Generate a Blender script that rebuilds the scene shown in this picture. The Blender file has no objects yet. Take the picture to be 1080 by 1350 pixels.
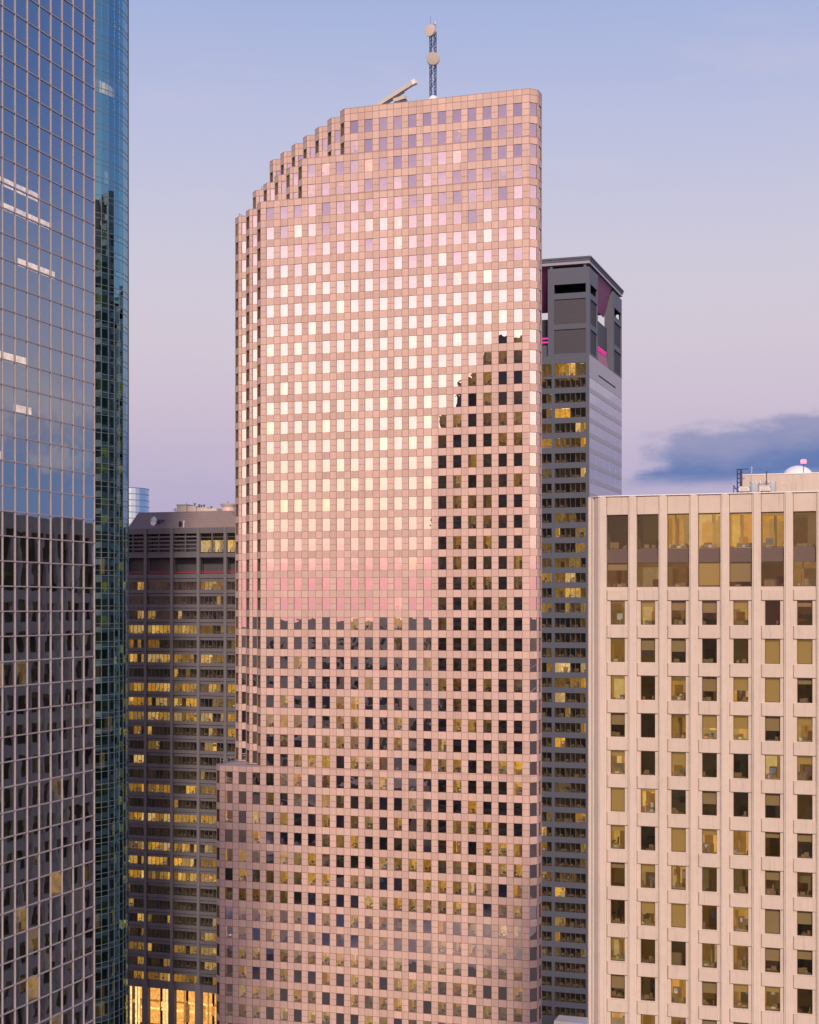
import bpy, math, random
from math import radians, sin, cos, pi, sqrt, atan2
from mathutils import Vector
random.seed(7)
S = bpy.context.scene
COL = S.collection
ZC = 115.0                      # drone height above the street
F, HOR = 2015.0, 800.0

# ---------------------------------------------------------------- camera
cd = bpy.data.cameras.new("camera"); cam = bpy.data.objects.new("camera", cd); COL.objects.link(cam)
cam.location = (0, 0, ZC); cam.rotation_euler = (radians(90), 0, radians(18.45))
cd.sensor_fit = 'VERTICAL'; cd.sensor_height = 36; cd.lens = 36*F/1350
cd.shift_y = (HOR-675)/1350; cd.clip_end = 60000; cd.clip_start = 1
S.camera = cam
S.view_settings.view_transform = 'Standard'; S.view_settings.look = 'None'
S.view_settings.exposure = 0.0; S.view_settings.gamma = 1

# ---------------------------------------------------------------- node helper
class NT:
    def __init__(s, tree): s.t = tree; s.n = tree.nodes; s.l = tree.links
    def add(s, typ, **kw):
        nd = s.n.new(typ)
        for k, v in kw.items(): setattr(nd, k, v)
        return nd
    def set(s, sock, v):
        if isinstance(v, bpy.types.NodeSocket): s.l.new(v, sock)
        elif v is not None: sock.default_value = v
    def m(s, op, a, b=None, c=None, clamp=False):
        nd = s.add('ShaderNodeMath', operation=op); nd.use_clamp = clamp
        for i, v in enumerate((a, b, c)):
            if v is not None: s.set(nd.inputs[i], v)
        return nd.outputs[0]
    def step(s, x, a, b, lo=0.0, hi=1.0):
        nd = s.add('ShaderNodeMapRange', interpolation_type='SMOOTHSTEP')
        for i, v in enumerate((x, a, b, lo, hi)): s.set(nd.inputs[i], v)
        return nd.outputs[0]
    def mix(s, f, a, b, blend='MIX'):
        nd = s.add('ShaderNodeMix', data_type='RGBA', blend_type=blend)
        s.set(nd.inputs[0], f); s.set(nd.inputs[6], a); s.set(nd.inputs[7], b)
        return nd.outputs[2]
    def xyz(s, x, y, z=0.0):
        nd = s.add('ShaderNodeCombineXYZ')
        for i, v in enumerate((x, y, z)): s.set(nd.inputs[i], v)
        return nd.outputs[0]
    def noise(s, vec, scale, detail=3, rough=0.5, out=0):
        nd = s.add('ShaderNodeTexNoise'); s.set(nd.inputs['Vector'], vec)
        nd.inputs['Scale'].default_value = scale; nd.inputs['Detail'].default_value = detail
        nd.inputs['Roughness'].default_value = rough
        return nd.outputs[out]
    def ramp(s, fac, stops, interp='LINEAR'):
        nd = s.add('ShaderNodeValToRGB'); cr = nd.color_ramp; cr.interpolation = interp
        while len(cr.elements) > 1: cr.elements.remove(cr.elements[-1])
        for i, (p, c) in enumerate(stops):
            e = cr.elements[0] if i == 0 else cr.elements.new(p)
            e.position = p; e.color = (*c, 1)
        s.set(nd.inputs[0], fac)
        return nd.outputs[0]
def lin(r, g, b, k=1.0):
    return tuple(k*((c/255/12.92) if c <= 10 else ((c/255+.055)/1.055)**2.4) for c in (r, g, b))

# ---------------------------------------------------------------- sky: dusk, sunset behind the camera
GLOW = Vector((.25, -.97, 0)).normalized()
W = bpy.data.worlds.new("World"); S.world = W; W.use_nodes = True
nt = NT(W.node_tree); nt.n.clear()
tc = nt.add('ShaderNodeTexCoord'); sp = nt.add('ShaderNodeSeparateXYZ'); nt.l.new(tc.outputs['Generated'], sp.inputs[0])
X, Y, Z = sp.outputs
el = nt.m('MULTIPLY', nt.m('ARCSINE', nt.m('MAXIMUM', nt.m('MINIMUM', Z, 1.0), -1.0)), 180/pi)
az = nt.m('MULTIPLY', nt.m('ARCTAN2', X, Y), 180/pi)          # 0 = +y, positive towards +x
wav = nt.m('MULTIPLY', nt.m('SUBTRACT', nt.noise(nt.xyz(nt.m('MULTIPLY', az, .05), nt.m('MULTIPLY', el, .25)), 1.0, 3), .5), 2.2)
ef = nt.m('DIVIDE', nt.m('ADD', el, nt.m('MULTIPLY', wav, .5)), 90.0, clamp=True)
east = nt.ramp(ef, [(0, lin(174,160,200)), (2.5/90, lin(180,170,204)), (4.5/90, lin(188,177,205)), (7/90, lin(203,190,210)),
    (10/90, lin(211,201,214)), (13/90, lin(206,202,219)), (17/90, lin(190,194,223)), (22/90, lin(164,179,221)),
    (30/90, lin(140,162,214)), (55/90, lin(84,118,188)), (1, lin(64,98,172))])
west = nt.ramp(nt.m('DIVIDE', nt.m('ADD', el, nt.m('MULTIPLY', wav, .3)), 90.0, clamp=True),
    [(0, lin(246,176,178,1.3)), (1.2/90, lin(250,180,178,1.45)), (2.2/90, lin(255,208,190,1.65)), (4/90, lin(255,222,200,1.8)),
    (7/90, lin(255,228,214,1.9)), (11/90, lin(255,226,222,1.95)), (13.5/90, lin(250,214,222,1.7)), (16/90, lin(222,190,214,1.2)), (18.5/90, lin(196,172,208,1.05)),
    (30/90, lin(140,150,205,.9)), (60/90, lin(84,112,186)), (1, lin(64,98,172))])
hn = nt.m('SQRT', nt.m('ADD', nt.m('MULTIPLY', X, X), nt.m('ADD', nt.m('MULTIPLY', Y, Y), 1e-6)))
dg = nt.m('DIVIDE', nt.m('ADD', nt.m('MULTIPLY', X, GLOW.x), nt.m('MULTIPLY', Y, GLOW.y)), hn)
wf = nt.step(dg, -.35, .72)
sky = nt.mix(wf, east, west)
# low blue-grey cloud bank in the east, pinkish puffs on top
n1 = nt.noise(nt.xyz(nt.m('MULTIPLY', az, .16), nt.m('MULTIPLY', el, .42)), 1.0, 6, .56)
grow = nt.step(az, -13, -1)
top = nt.m('ADD', nt.m('ADD', 5.0, nt.m('MULTIPLY', grow, 2.6)), nt.m('MULTIPLY', nt.m('SUBTRACT', n1, .5), 8.5))
below = nt.m('SUBTRACT', 1.0, nt.step(el, nt.m('SUBTRACT', top, .9), nt.m('ADD', top, .35)))
above = nt.step(nt.m('ADD', el, nt.m('MULTIPLY', nt.m('SUBTRACT', n1, .5), 1.6)), 4.2, 5.0)
lim = nt.m('MULTIPLY', nt.step(az, -13.5, -8.5), nt.m('SUBTRACT', 1.0, nt.step(az, 60, 90)))
cm = nt.m('MULTIPLY', nt.m('MULTIPLY', below, above), lim)
ccol = nt.mix(nt.step(nt.m('ADD', el, nt.m('MULTIPLY', nt.m('SUBTRACT', n1, .5), 7)), 4.6, 7.2), (*lin(92,120,176), 1), (*lin(150,152,188), 1))
sky = nt.mix(nt.m('MULTIPLY', cm, nt.step(az, 4, 12, .95, .25)), sky, ccol)
fine = nt.noise(nt.xyz(nt.m('MULTIPLY', az, .1), nt.m('MULTIPLY', el, .35)), 1.0, 5, .6)
sky = nt.mix(nt.m('MULTIPLY', nt.step(fine, .52, .8), .22), sky, (*lin(226,206,216), 1))
nf = nt.m('MULTIPLY', nt.step(az, 14, 27), nt.m('SUBTRACT', 1.0, nt.step(az, 48, 75)))
sky = nt.mix(nt.m('MULTIPLY', nt.m('MULTIPLY', nf, nt.step(el, 6, 19)), .75), sky, (*lin(104,142,212), 1))
bl = nt.m('MULTIPLY', nf, nt.m('SUBTRACT', 1.0, nt.step(el, 4.8, 7.5)))
sky = nt.mix(nt.m('MULTIPLY', bl, .75), sky, (*lin(140,168,214), 1))
pf = nt.noise(nt.xyz(nt.m('MULTIPLY', az, .22), nt.m('MULTIPLY', el, .36), 4.0), 1.0, 5, .55)
pm = nt.m('MULTIPLY', nt.m('MULTIPLY', nt.step(nt.m('ADD', el, nt.m('MULTIPLY', nt.m('SUBTRACT', pf, .5), 7)), 4.8, 5.9), nt.m('SUBTRACT', 1.0, nt.step(el, 7.0, 10.0))), nf)
sky = nt.mix(nt.m('MULTIPLY', nt.m('MULTIPLY', pm, nt.step(pf, .36, .52)), .85), sky, (*lin(226,208,212), 1))
bgn = nt.add('ShaderNodeBackground'); nt.l.new(sky, bgn.inputs[0]); bgn.inputs[1].default_value = 1.0
wo = nt.add('ShaderNodeOutputWorld'); nt.l.new(bgn.outputs[0], wo.inputs[0])

# afterglow of the sun that has just gone down behind the camera: broad and soft
sl = bpy.data.lights.new("sun", 'SUN'); sun = bpy.data.objects.new("sun", sl); COL.objects.link(sun)
sl.energy = 3.5; sl.angle = radians(7); sl.color = (1.0, .80, .67)
sun.rotation_euler = Vector((-.335, 1.0, -.58)).normalized().to_track_quat('-Z', 'Y').to_euler()

# ---------------------------------------------------------------- mapping pixel -> place (design aid, world axes follow the street grid)
CA, SA = .9486, .3165
def onY(px, y):
    dx = (px-540)/F; d = y/(SA*dx+CA); return d*(CA*dx-SA), d
def onX(px, x):
    dx = (px-540)/F; d = x/(CA*dx-SA); return d*(SA*dx+CA), d
def at(px, py, y):
    x, d = onY(px, y); return Vector((x, y, ZC+(HOR-py)*d/F))
def atX(px, py, x):
    y, d = onX(px, x); return Vector((x, y, ZC+(HOR-py)*d/F))
def project(p):
    c = CA*p[0]+SA*p[1]; d = max(1.0, -SA*p[0]+CA*p[1]); return 540+F*c/d, HOR-F*(p[2]-ZC)/d, d

# ---------------------------------------------------------------- mesh builder
def root_loc(o):
    v = Vector((0, 0, 0))
    while o is not None: v += o.location; o = o.parent
    return v
class MB:
    def __init__(s): s.v = []; s.f = []; s.uv = []; s.g = []; s.smooth = False
    def quad(s, a, b, c, d, uv=None, g=None):
        i = len(s.v); s.v += [a, b, c, d]; s.f.append((i, i+1, i+2, i+3)); s.uv.append(uv or ((0,0),(1,0),(1,1),(0,1))); s.g.append(g or (0,0,0))
    def poly(s, pts, g=None):
        i = len(s.v); s.v += list(pts); s.f.append(tuple(range(i, i+len(pts)))); s.uv.append([(p[0], p[1]) for p in pts]); s.g.append(g or (0,0,0))
    def fbox(s, o, U, N, u0, u1, n0, n1, z0, z1, g=None, bev=0):
        """box in a facade frame: u along the wall, n outwards, z up; bev chamfers the outer vertical edges"""
        def P(u, n, z): return (o[0]+U[0]*u+N[0]*n, o[1]+U[1]*u+N[1]*n, z)
        if bev: ring = [(u0,n0),(u0,n1-bev),(u0+bev,n1),(u1-bev,n1),(u1,n1-bev),(u1,n0)]
        else: ring = [(u0,n0),(u0,n1),(u1,n1),(u1,n0)]
        k = len(ring)
        for i in range(k):
            a, b = ring[i], ring[(i+1) % k]
            w = abs(a[0]-b[0])+abs(a[1]-b[1])
            s.quad(P(*a, z0), P(*b, z0), P(*b, z1), P(*a, z1), ((0,z0),(w,z0),(w,z1),(0,z1)), g)
        s.poly([P(*a, z1) for a in reversed(ring)], g); s.poly([P(*a, z0) for a in ring], g)
    def box(s, x0, x1, y0, y1, z0, z1, g=None): s.fbox((0,0), (1,0), (0,-1), x0, x1, -y1, -y0, z0, z1, g)
    def ring(s, pts_a, pts_b, g=None):
        k = len(pts_a)
        for i in range(k): s.quad(pts_a[i], pts_a[(i+1)%k], pts_b[(i+1)%k], pts_b[i], None, g)
    def tube(s, p, q, r, seg=6, cap=True, r2=None, g=None):
        p, q = Vector(p), Vector(q); d = (q-p).normalized(); r2 = r if r2 is None else r2
        a = d.cross(Vector((0,0,1)) if abs(d.z) < .9 else Vector((1,0,0))).normalized(); b = d.cross(a)
        A = [tuple(p+(a*cos(2*pi*i/seg)+b*sin(2*pi*i/seg))*r) for i in range(seg)]
        B = [tuple(q+(a*cos(2*pi*i/seg)+b*sin(2*pi*i/seg))*r2) for i in range(seg)]
        s.ring(A, B, g)
        if cap: s.poly(list(reversed(A)), g); s.poly(B, g)
    def dome(s, c, r, h, seg=20, rings=6):
        for j in range(rings):
            a0, a1 = j*pi/2/rings, (j+1)*pi/2/rings
            for i in range(seg):
                t0, t1 = 2*pi*i/seg, 2*pi*(i+1)/seg
                P = lambda a, t: (c[0]+r*cos(a)*cos(t), c[1]+r*cos(a)*sin(t), c[2]+h*sin(a))
                s.quad(P(a0,t0), P(a0,t1), P(a1,t1), P(a1,t0))
    def lathe(s, c, axis, prof, seg=24):
        axis = Vector(axis).normalized(); c = Vector(c)
        a = axis.cross(Vector((0,0,1)) if abs(axis.z) < .9 else Vector((1,0,0))).normalized(); b = axis.cross(a)
        rs = [[tuple(c+axis*h+(a*cos(2*pi*i/seg)+b*sin(2*pi*i/seg))*r) for i in range(seg)] for r, h in prof]
        for A, B in zip(rs, rs[1:]): s.ring(A, B)
        s.poly(list(reversed(rs[0]))); s.poly(rs[-1])
    def build(s, name, mat, parent=None, bevel=0, kind=None, label=None):
        L = root_loc(parent)
        me = bpy.data.meshes.new(name)
        me.from_pydata([(v[0]-L.x, v[1]-L.y, v[2]-L.z) for v in s.v], [], s.f)
        ul = me.uv_layers.new(name='UVMap'); ul.data.foreach_set('uv', [c for fu in s.uv for p in fu for c in p])
        if any(g != (0,0,0) for g in s.g):
            at_ = me.color_attributes.new('glow', 'FLOAT_COLOR', 'CORNER')
            at_.data.foreach_set('color', [c for f, g in zip(s.f, s.g) for _ in f for c in (*g, 1.0)])
        me.materials.append(mat)
        if s.smooth: me.polygons.foreach_set('use_smooth', [True]*len(me.polygons))
        o = bpy.data.objects.new(name, me); COL.objects.link(o)
        if parent is not None: o.parent = parent
        if bevel:
            md = o.modifiers.new('bevel', 'BEVEL'); md.width = bevel; md.segments = 2; md.limit_method = 'ANGLE'
        if kind: o['kind'] = kind
        if label: o['label'] = label
        return o
def thing(name, label, cat, loc, group=None):
    o = bpy.data.objects.new(name, None); COL.objects.link(o); o.location = loc
    o['label'] = label; o['category'] = cat
    if group: o['group'] = group
    return o
def tag(o, label, cat, group=None):
    o['label'] = label; o['category'] = cat
    if group: o['group'] = group
    return o

# ---------------------------------------------------------------- materials
def newmat(name):
    m = bpy.data.materials.new(name); m.use_nodes = True; t = NT(m.node_tree); t.n.clear()
    out = t.add('ShaderNodeOutputMaterial'); return m, t, out
def plain(name, col, rough=.6, metal=0, var=.12, scale=1.5, bump=.0, streak=0.0):
    m, t, out = newmat(name)
    p = t.add('ShaderNodeBsdfPrincipled'); g = t.add('ShaderNodeNewGeometry')
    n = t.noise(g.outputs['Position'], scale, 5, .6)
    n0 = t.noise(g.outputs['Position'], scale*.12, 3, .6)
    k = t.m('ADD', 1-var, t.m('MULTIPLY', t.m('ADD', n, n0), var))
    if streak:                                   # rain streaks running down the wall
        sx = t.add('ShaderNodeSeparateXYZ'); t.l.new(g.outputs['Position'], sx.inputs[0])
        sn = t.noise(t.xyz(t.m('MULTIPLY', t.m('ADD', sx.outputs[0], sx.outputs[1]), 3.0), 0.0, t.m('MULTIPLY', sx.outputs[2], .12)), 1.0, 4, .65)
        k = t.m('MULTIPLY', k, t.m('SUBTRACT', 1.0, t.m('MULTIPLY', t.step(sn, .5, .78), streak)))
    c = t.mix(1.0, (*col, 1), t.xyz(k, k, k), 'MULTIPLY')
    t.l.new(c, p.inputs['Base Color']); p.inputs['Roughness'].default_value = rough; p.inputs['Metallic'].default_value = metal
    if bump:
        b = t.add('ShaderNodeBump'); b.inputs['Strength'].default_value = bump; b.inputs['Distance'].default_value = .02
        t.l.new(n, b.inputs['Height']); t.l.new(b.outputs[0], p.inputs['Normal'])
    t.l.new(p.outputs[0], out.inputs[0]); return m
def panel_stone(name, col, jcol, w, h, jw=.017, jh=.014, rough=.45, var=.16):
    """stone cladding: joints on the window lines and at mid pier, each slab a slightly different tone (UV in window cells)"""
    m, t, out = newmat(name); p = t.add('ShaderNodeBsdfPrincipled')
    uv = t.add('ShaderNodeUVMap'); s = t.add('ShaderNodeSeparateXYZ'); t.l.new(uv.outputs[0], s.inputs[0])
    U, V = s.outputs[0], s.outputs[1]
    fu, fv = t.m('FRACT', U), t.m('FRACT', V)
    def near(x, a, e): return t.m('LESS_THAN', t.m('ABSOLUTE', t.m('SUBTRACT', x, a)), e)
    pier = t.m('GREATER_THAN', fu, w)
    j = t.m('MAXIMUM', near(fu, w, jw), t.m('MAXIMUM', near(fu, 0.0, jw), near(fu, 1.0, jw)))
    j = t.m('MAXIMUM', j, t.m('MAXIMUM', near(fv, h, jh), t.m('MAXIMUM', near(fv, 0.0, jh), near(fv, 1.0, jh))))
    j = t.m('MAXIMUM', j, t.m('MULTIPLY', near(fv, h*.5, jh*.8), pier))
    ids = t.xyz(t.m('ADD', t.m('MULTIPLY', t.m('FLOOR', U), 2.0), pier), t.m('ADD', t.m('MULTIPLY', t.m('FLOOR', V), 2.0), t.m('GREATER_THAN', fv, h)), 3.0)
    wn = t.add('ShaderNodeTexWhiteNoise', noise_dimensions='3D'); t.l.new(ids, wn.inputs[0])
    g = t.add('ShaderNodeNewGeometry')
    big = t.noise(g.outputs['Position'], .05, 3, .6); fine_ = t.noise(g.outputs['Position'], 2.5, 4, .7)
    k = t.m('ADD', 1-var, t.m('MULTIPLY', t.m('ADD', t.m('MULTIPLY', wn.outputs[0], .8), t.m('ADD', t.m('MULTIPLY', big, .8), t.m('MULTIPLY', fine_, .5))), var))
    c = t.mix(1.0, (*col, 1), t.xyz(k, k, k), 'MULTIPLY')
    sx = t.add('ShaderNodeSeparateXYZ'); t.l.new(g.outputs['Position'], sx.inputs[0])
    sn = t.noise(t.xyz(t.m('MULTIPLY', sx.outputs[0], 2.2), t.m('MULTIPLY', sx.outputs[1], 2.2), t.m('MULTIPLY', sx.outputs[2], .10)), 1.0, 4, .65)
    sk = t.m('SUBTRACT', 1.0, t.m('MULTIPLY', t.step(sn, .5, .75), .16)); c = t.mix(1.0, c, t.xyz(sk, sk, sk), 'MULTIPLY')
    c = t.mix(t.m('MULTIPLY', j, .85), c, (*jcol, 1))
    t.l.new(c, p.inputs['Base Color']); p.inputs['Roughness'].default_value = rough
    t.l.new(p.outputs[0], out.inputs[0]); return m
def glass(name, refl, tint, trans, base=.55, wave=.0, wscale=.5, rough=0.0):
    """coated office glass: mirror-like outside, lets the rooms show through where they are lit"""
    m, t, out = newmat(name)
    gl = t.add('ShaderNodeBsdfGlossy'); gl.inputs['Roughness'].default_value = rough
    lw = t.add('ShaderNodeLayerWeight'); lw.inputs[0].default_value = .5
    fac = t.m('ADD', base, t.m('MULTIPLY', t.m('POWER', lw.outputs['Facing'], 5.0), 1-base))
    ct = t.mix(t.m('POWER', lw.outputs['Facing'], 4.0), (*refl, 1), (*tint, 1))
    t.l.new(ct, gl.inputs[0])
    if wave:
        g = t.add('ShaderNodeNewGeometry'); b = t.add('ShaderNodeBump'); b.inputs['Strength'].default_value = 1.0; b.inputs['Distance'].default_value = wave
        t.l.new(t.noise(g.outputs['Position'], wscale, 2, .4), b.inputs['Height']); t.l.new(b.outputs[0], gl.inputs['Normal'])
    tr = t.add('ShaderNodeBsdfTransparent'); tr.inputs[0].default_value = (*trans, 1)
    mx = t.add('ShaderNodeMixShader'); t.l.new(fac, mx.inputs[0]); t.l.new(tr.outputs[0], mx.inputs[1]); t.l.new(gl.outputs[0], mx.inputs[2])
    t.l.new(mx.outputs[0], out.inputs[0]); return m
def room_mat(name='room', lo=.66, hi=.55, col=(.16,.13,.11)):
    m, t, out = newmat(name); p = t.add('ShaderNodeBsdfPrincipled'); p.inputs['Roughness'].default_value = .8
    a = t.add('ShaderNodeAttribute', attribute_name='glow'); g = t.add('ShaderNodeNewGeometry')
    n = t.step(t.noise(g.outputs['Position'], 1.6, 4, .65), .36, .66)
    p.inputs['Base Color'].default_value = (*col, 1)
    t.l.new(a.outputs['Color'], p.inputs['Emission Color'])
    t.l.new(t.m('ADD', lo, t.m('MULTIPLY', n, hi)), p.inputs['Emission Strength'])
    t.l.new(p.outputs[0], out.inputs[0]); m.cycles.emission_sampling = 'NONE'; return m
def lamp(name, col, k):
    m, t, out = newmat(name); e = t.add('ShaderNodeEmission'); e.inputs[0].default_value = (*col, 1); e.inputs[1].default_value = k
    t.l.new(e.outputs[0], out.inputs[0]); return m

PW, PH, PM, PF = 1.64, 2.45, 3.005, 3.9
M_pink = panel_stone('pink granite', (.575, .40, .325), (.22, .12, .09), PW/PM, PH/PF, var=.26)
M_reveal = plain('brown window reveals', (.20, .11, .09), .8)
M_pinkcap = plain('granite coping', (.40, .26, .23), .5)
M_roof = plain('roof gravel', (.36, .34, .35), .9, scale=2)
M_pinkglass = glass('pink tower glass', (.96, .86, .86), (1, 1, 1), (.75, .66, .5), base=.70, wave=.010, wscale=.35)
M_flatglass = glass('blue mirror glass', (.43, .52, .60), (.78, .82, .90), (.75, .70, .6), base=.72, wave=.009, wscale=.36)
M_roundglass = glass('teal glass', (.20, .45, .55), (.64, .70, .84), (.62, .58, .48), base=.82, wave=.012, wscale=.3)
M_darkglass = glass('grey office glass', (.11, .12, .16), (.5, .5, .6), (.95, .88, .70), base=.16, wave=.01, wscale=.5)
M_sideglass = glass('silver side glass', (.66, .66, .72), (.9, .9, .95), (.3, .3, .3), base=.75, wave=.01, wscale=.3)
M_creamglass = glass('bronze office glass', (.30, .26, .22), (.7, .7, .7), (.90, .80, .60), base=.13, wave=.006, wscale=.5)
M_room = room_mat(); M_room2 = room_mat('office interior', .86, .22, (.22,.19,.15))
M_mull = plain('pale mullions', (.37, .31, .30), .5)
M_tealmull = plain('grey green mullions', (.16, .22, .25), .4, .3)
M_darkconc = plain('dark granite', (.118, .11, .118), .6, scale=.8, streak=.15)
M_darkconc2 = plain('dark granite piers', (.14, .13, .138), .6, scale=.8, streak=.12)
M_mansard = plain('brown roof slope', (.26, .195, .165), .7, scale=.5, streak=.25)
M_slate = plain('slate granite', (.082, .092, .122), .5, scale=.6, streak=.1)
M_slateside = plain('granite with painted sky sheen', (.30, .29, .34), .3, scale=.5)  # paler than the slate front: grazing sky reflection put into the colour
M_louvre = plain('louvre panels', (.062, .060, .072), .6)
M_black = plain('black void', (.012, .012, .014), .7)
M_cream = plain('cream precast', (.575, .475, .385), .75, var=.18, scale=1.2, bump=.3, streak=.26)
M_creampier = plain('cream precast piers', (.605, .505, .415), .75, var=.16, scale=1.2, bump=.25, streak=.2)
M_bronze = plain('bronze spandrel', (.115, .072, .055), .5, 0)
M_frame = plain('bronze window frame', (.07, .045, .035), .4, .3)
M_blind = plain('drawn blinds', (.30, .28, .225), .8)
M_white = plain('white painted metal', (.78, .75, .72), .45)
M_beige = plain('beige painted metal', (.55, .48, .40), .5)
M_tan = plain('weathered drum cover', (.36, .31, .26), .6)
M_steel = plain('blue grey steel', (.06, .07, .15), .4, .3)
M_grey = plain('grey galvanised metal', (.42, .47, .50), .4, .3)
M_darkmetal = plain('dark metal', (.09, .09, .10), .5)
M_red = lamp('red beacon light', (1, .18, .24), 3.0)
M_magenta = lamp('magenta neon', (1, .04, .40), 1.1)
M_pinkwash = plain('parapet with painted neon glow', (.42, .20, .28), .7)  # pink light of the neon painted into the base colour
M_plum = plain('soffit with painted neon light', (.24, .07, .17), .6)  # magenta light on the soffit painted into its colour
M_soffit = plain('roof soffit', (.20, .17, .19), .6)
M_redrail = plain('red painted rail', (.28, .02, .04), .5)
M_ground = plain('city ground', (.055, .05, .048), .9, var=.5, scale=.03)
M_street = plain('concrete street', (.30, .25, .24), .85, var=.35, scale=.12)  # kept pale so roads stand in for a lamplit street in reflections
M_city = plain('distant buildings', (.13, .10, .10), .8, var=.5, scale=.03)
M_tree = plain('distant trees', (.045, .06, .03), .9, var=.4, scale=.05)

# ---------------------------------------------------------------- facade pieces
def frame_of(p0, p1):
    dx, dy = p1[0]-p0[0], p1[1]-p0[1]; L = sqrt(dx*dx+dy*dy); U = (dx/L, dy/L); return U, (U[1], -U[0]), L
def wall_grid(mb, o, U, N, L, z0, z1, hu, hz, rev, n=0.0, u_cell=None, z_cell=None, skip=None, rmb=None):
    """wall sheet with window openings and their reveals; u_cell=(start, module), z_cell=(start, module) give cladding UVs"""
    hu = sorted(hu); hz = sorted(hz)
    ub = sorted({0.0, L, *[x for h in hu for x in h]}); zb = sorted({z0, z1, *[x for h in hz for x in h]})
    H_u, H_z = {h[0]: h for h in hu}, {h[0]: h for h in hz}
    us, um = u_cell or (0, 1); zs, zm = z_cell or (0, 1)
    def P(u, d, z): return (o[0]+U[0]*u+N[0]*d, o[1]+U[1]*u+N[1]*d, z)
    def T(u, z): return ((u-us)/um, (z-zs)/zm)
    for a, b in zip(ub, ub[1:]):
        for c, d in zip(zb, zb[1:]):
            if a in H_u and c in H_z and not (skip and skip(a, c)):
                i = n-rev; e = .004
                tt = (T(b+.3, c-.3),)*4
                q_ = rmb or mb
                q_.quad(P(a,n,c), P(a,i,c), P(a,i,d), P(a,n,d), tt); q_.quad(P(b,i,c), P(b,n,c), P(b,n,d), P(b,i,d), tt)
                q_.quad(P(a,n,d), P(a,i,d), P(b,i,d), P(b,n,d), tt); q_.quad(P(a,i,c), P(a,n,c), P(b,n,c), P(b,i,c), tt)
            else:
                mb.quad(P(a,n,c), P(b,n,c), P(b,n,d), P(a,n,d), (T(a,c), T(b,c), T(b,d), T(a,d)))
def pane(o, U, N, u0, u1, z0, z1, n, tv=0.0, th=0.0):
    """corner points of one glass pane; tv/th tilt it a little (radians) as real panes do"""
    um, zm = (u0+u1)/2, (z0+z1)/2
    pts = []
    for u, z in ((u0,z0),(u1,z0),(u1,z1),(u0,z1)):
        d = n + (z-zm)*math.tan(tv) + (u-um)*math.tan(th)
        pts.append((o[0]+U[0]*u+N[0]*d, o[1]+U[1]*u+N[1]*d, z))
    return pts
def visible_size(pts):
    P = [project(p) for p in pts]
    cx = sum(p[0] for p in P)/len(P); cy = sum(p[1] for p in P)/len(P)
    a = abs(sum(P[i][0]*P[(i+1)%len(P)][1]-P[(i+1)%len(P)][0]*P[i][1] for i in range(len(P))))/2
    return a if -5 < cx < 1085 and -5 < cy < 1355 else a*1e-4
def put_panes(root, panes, mat, name='window', extra=None):
    """the 100 panes that show largest become parts of their own, the rest one object"""
    order = sorted(range(len(panes)), key=lambda i: -panes[i][1])
    rest = MB()
    for r, i in enumerate(order):
        pts = panes[i][0]
        if r < 100:
            mb = MB(); mb.quad(*pts); mb.build(name, mat, root)
        else: rest.quad(*pts)
    if rest.f: rest.build(name+'s' if name != 'glass' else 'glass', mat, root, kind='stuff')
WARM = [(1.0,.56,.07), (1.0,.60,.12), (1.0,.50,.05), (1.0,.62,.16), (1.0,.68,.28)]
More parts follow.
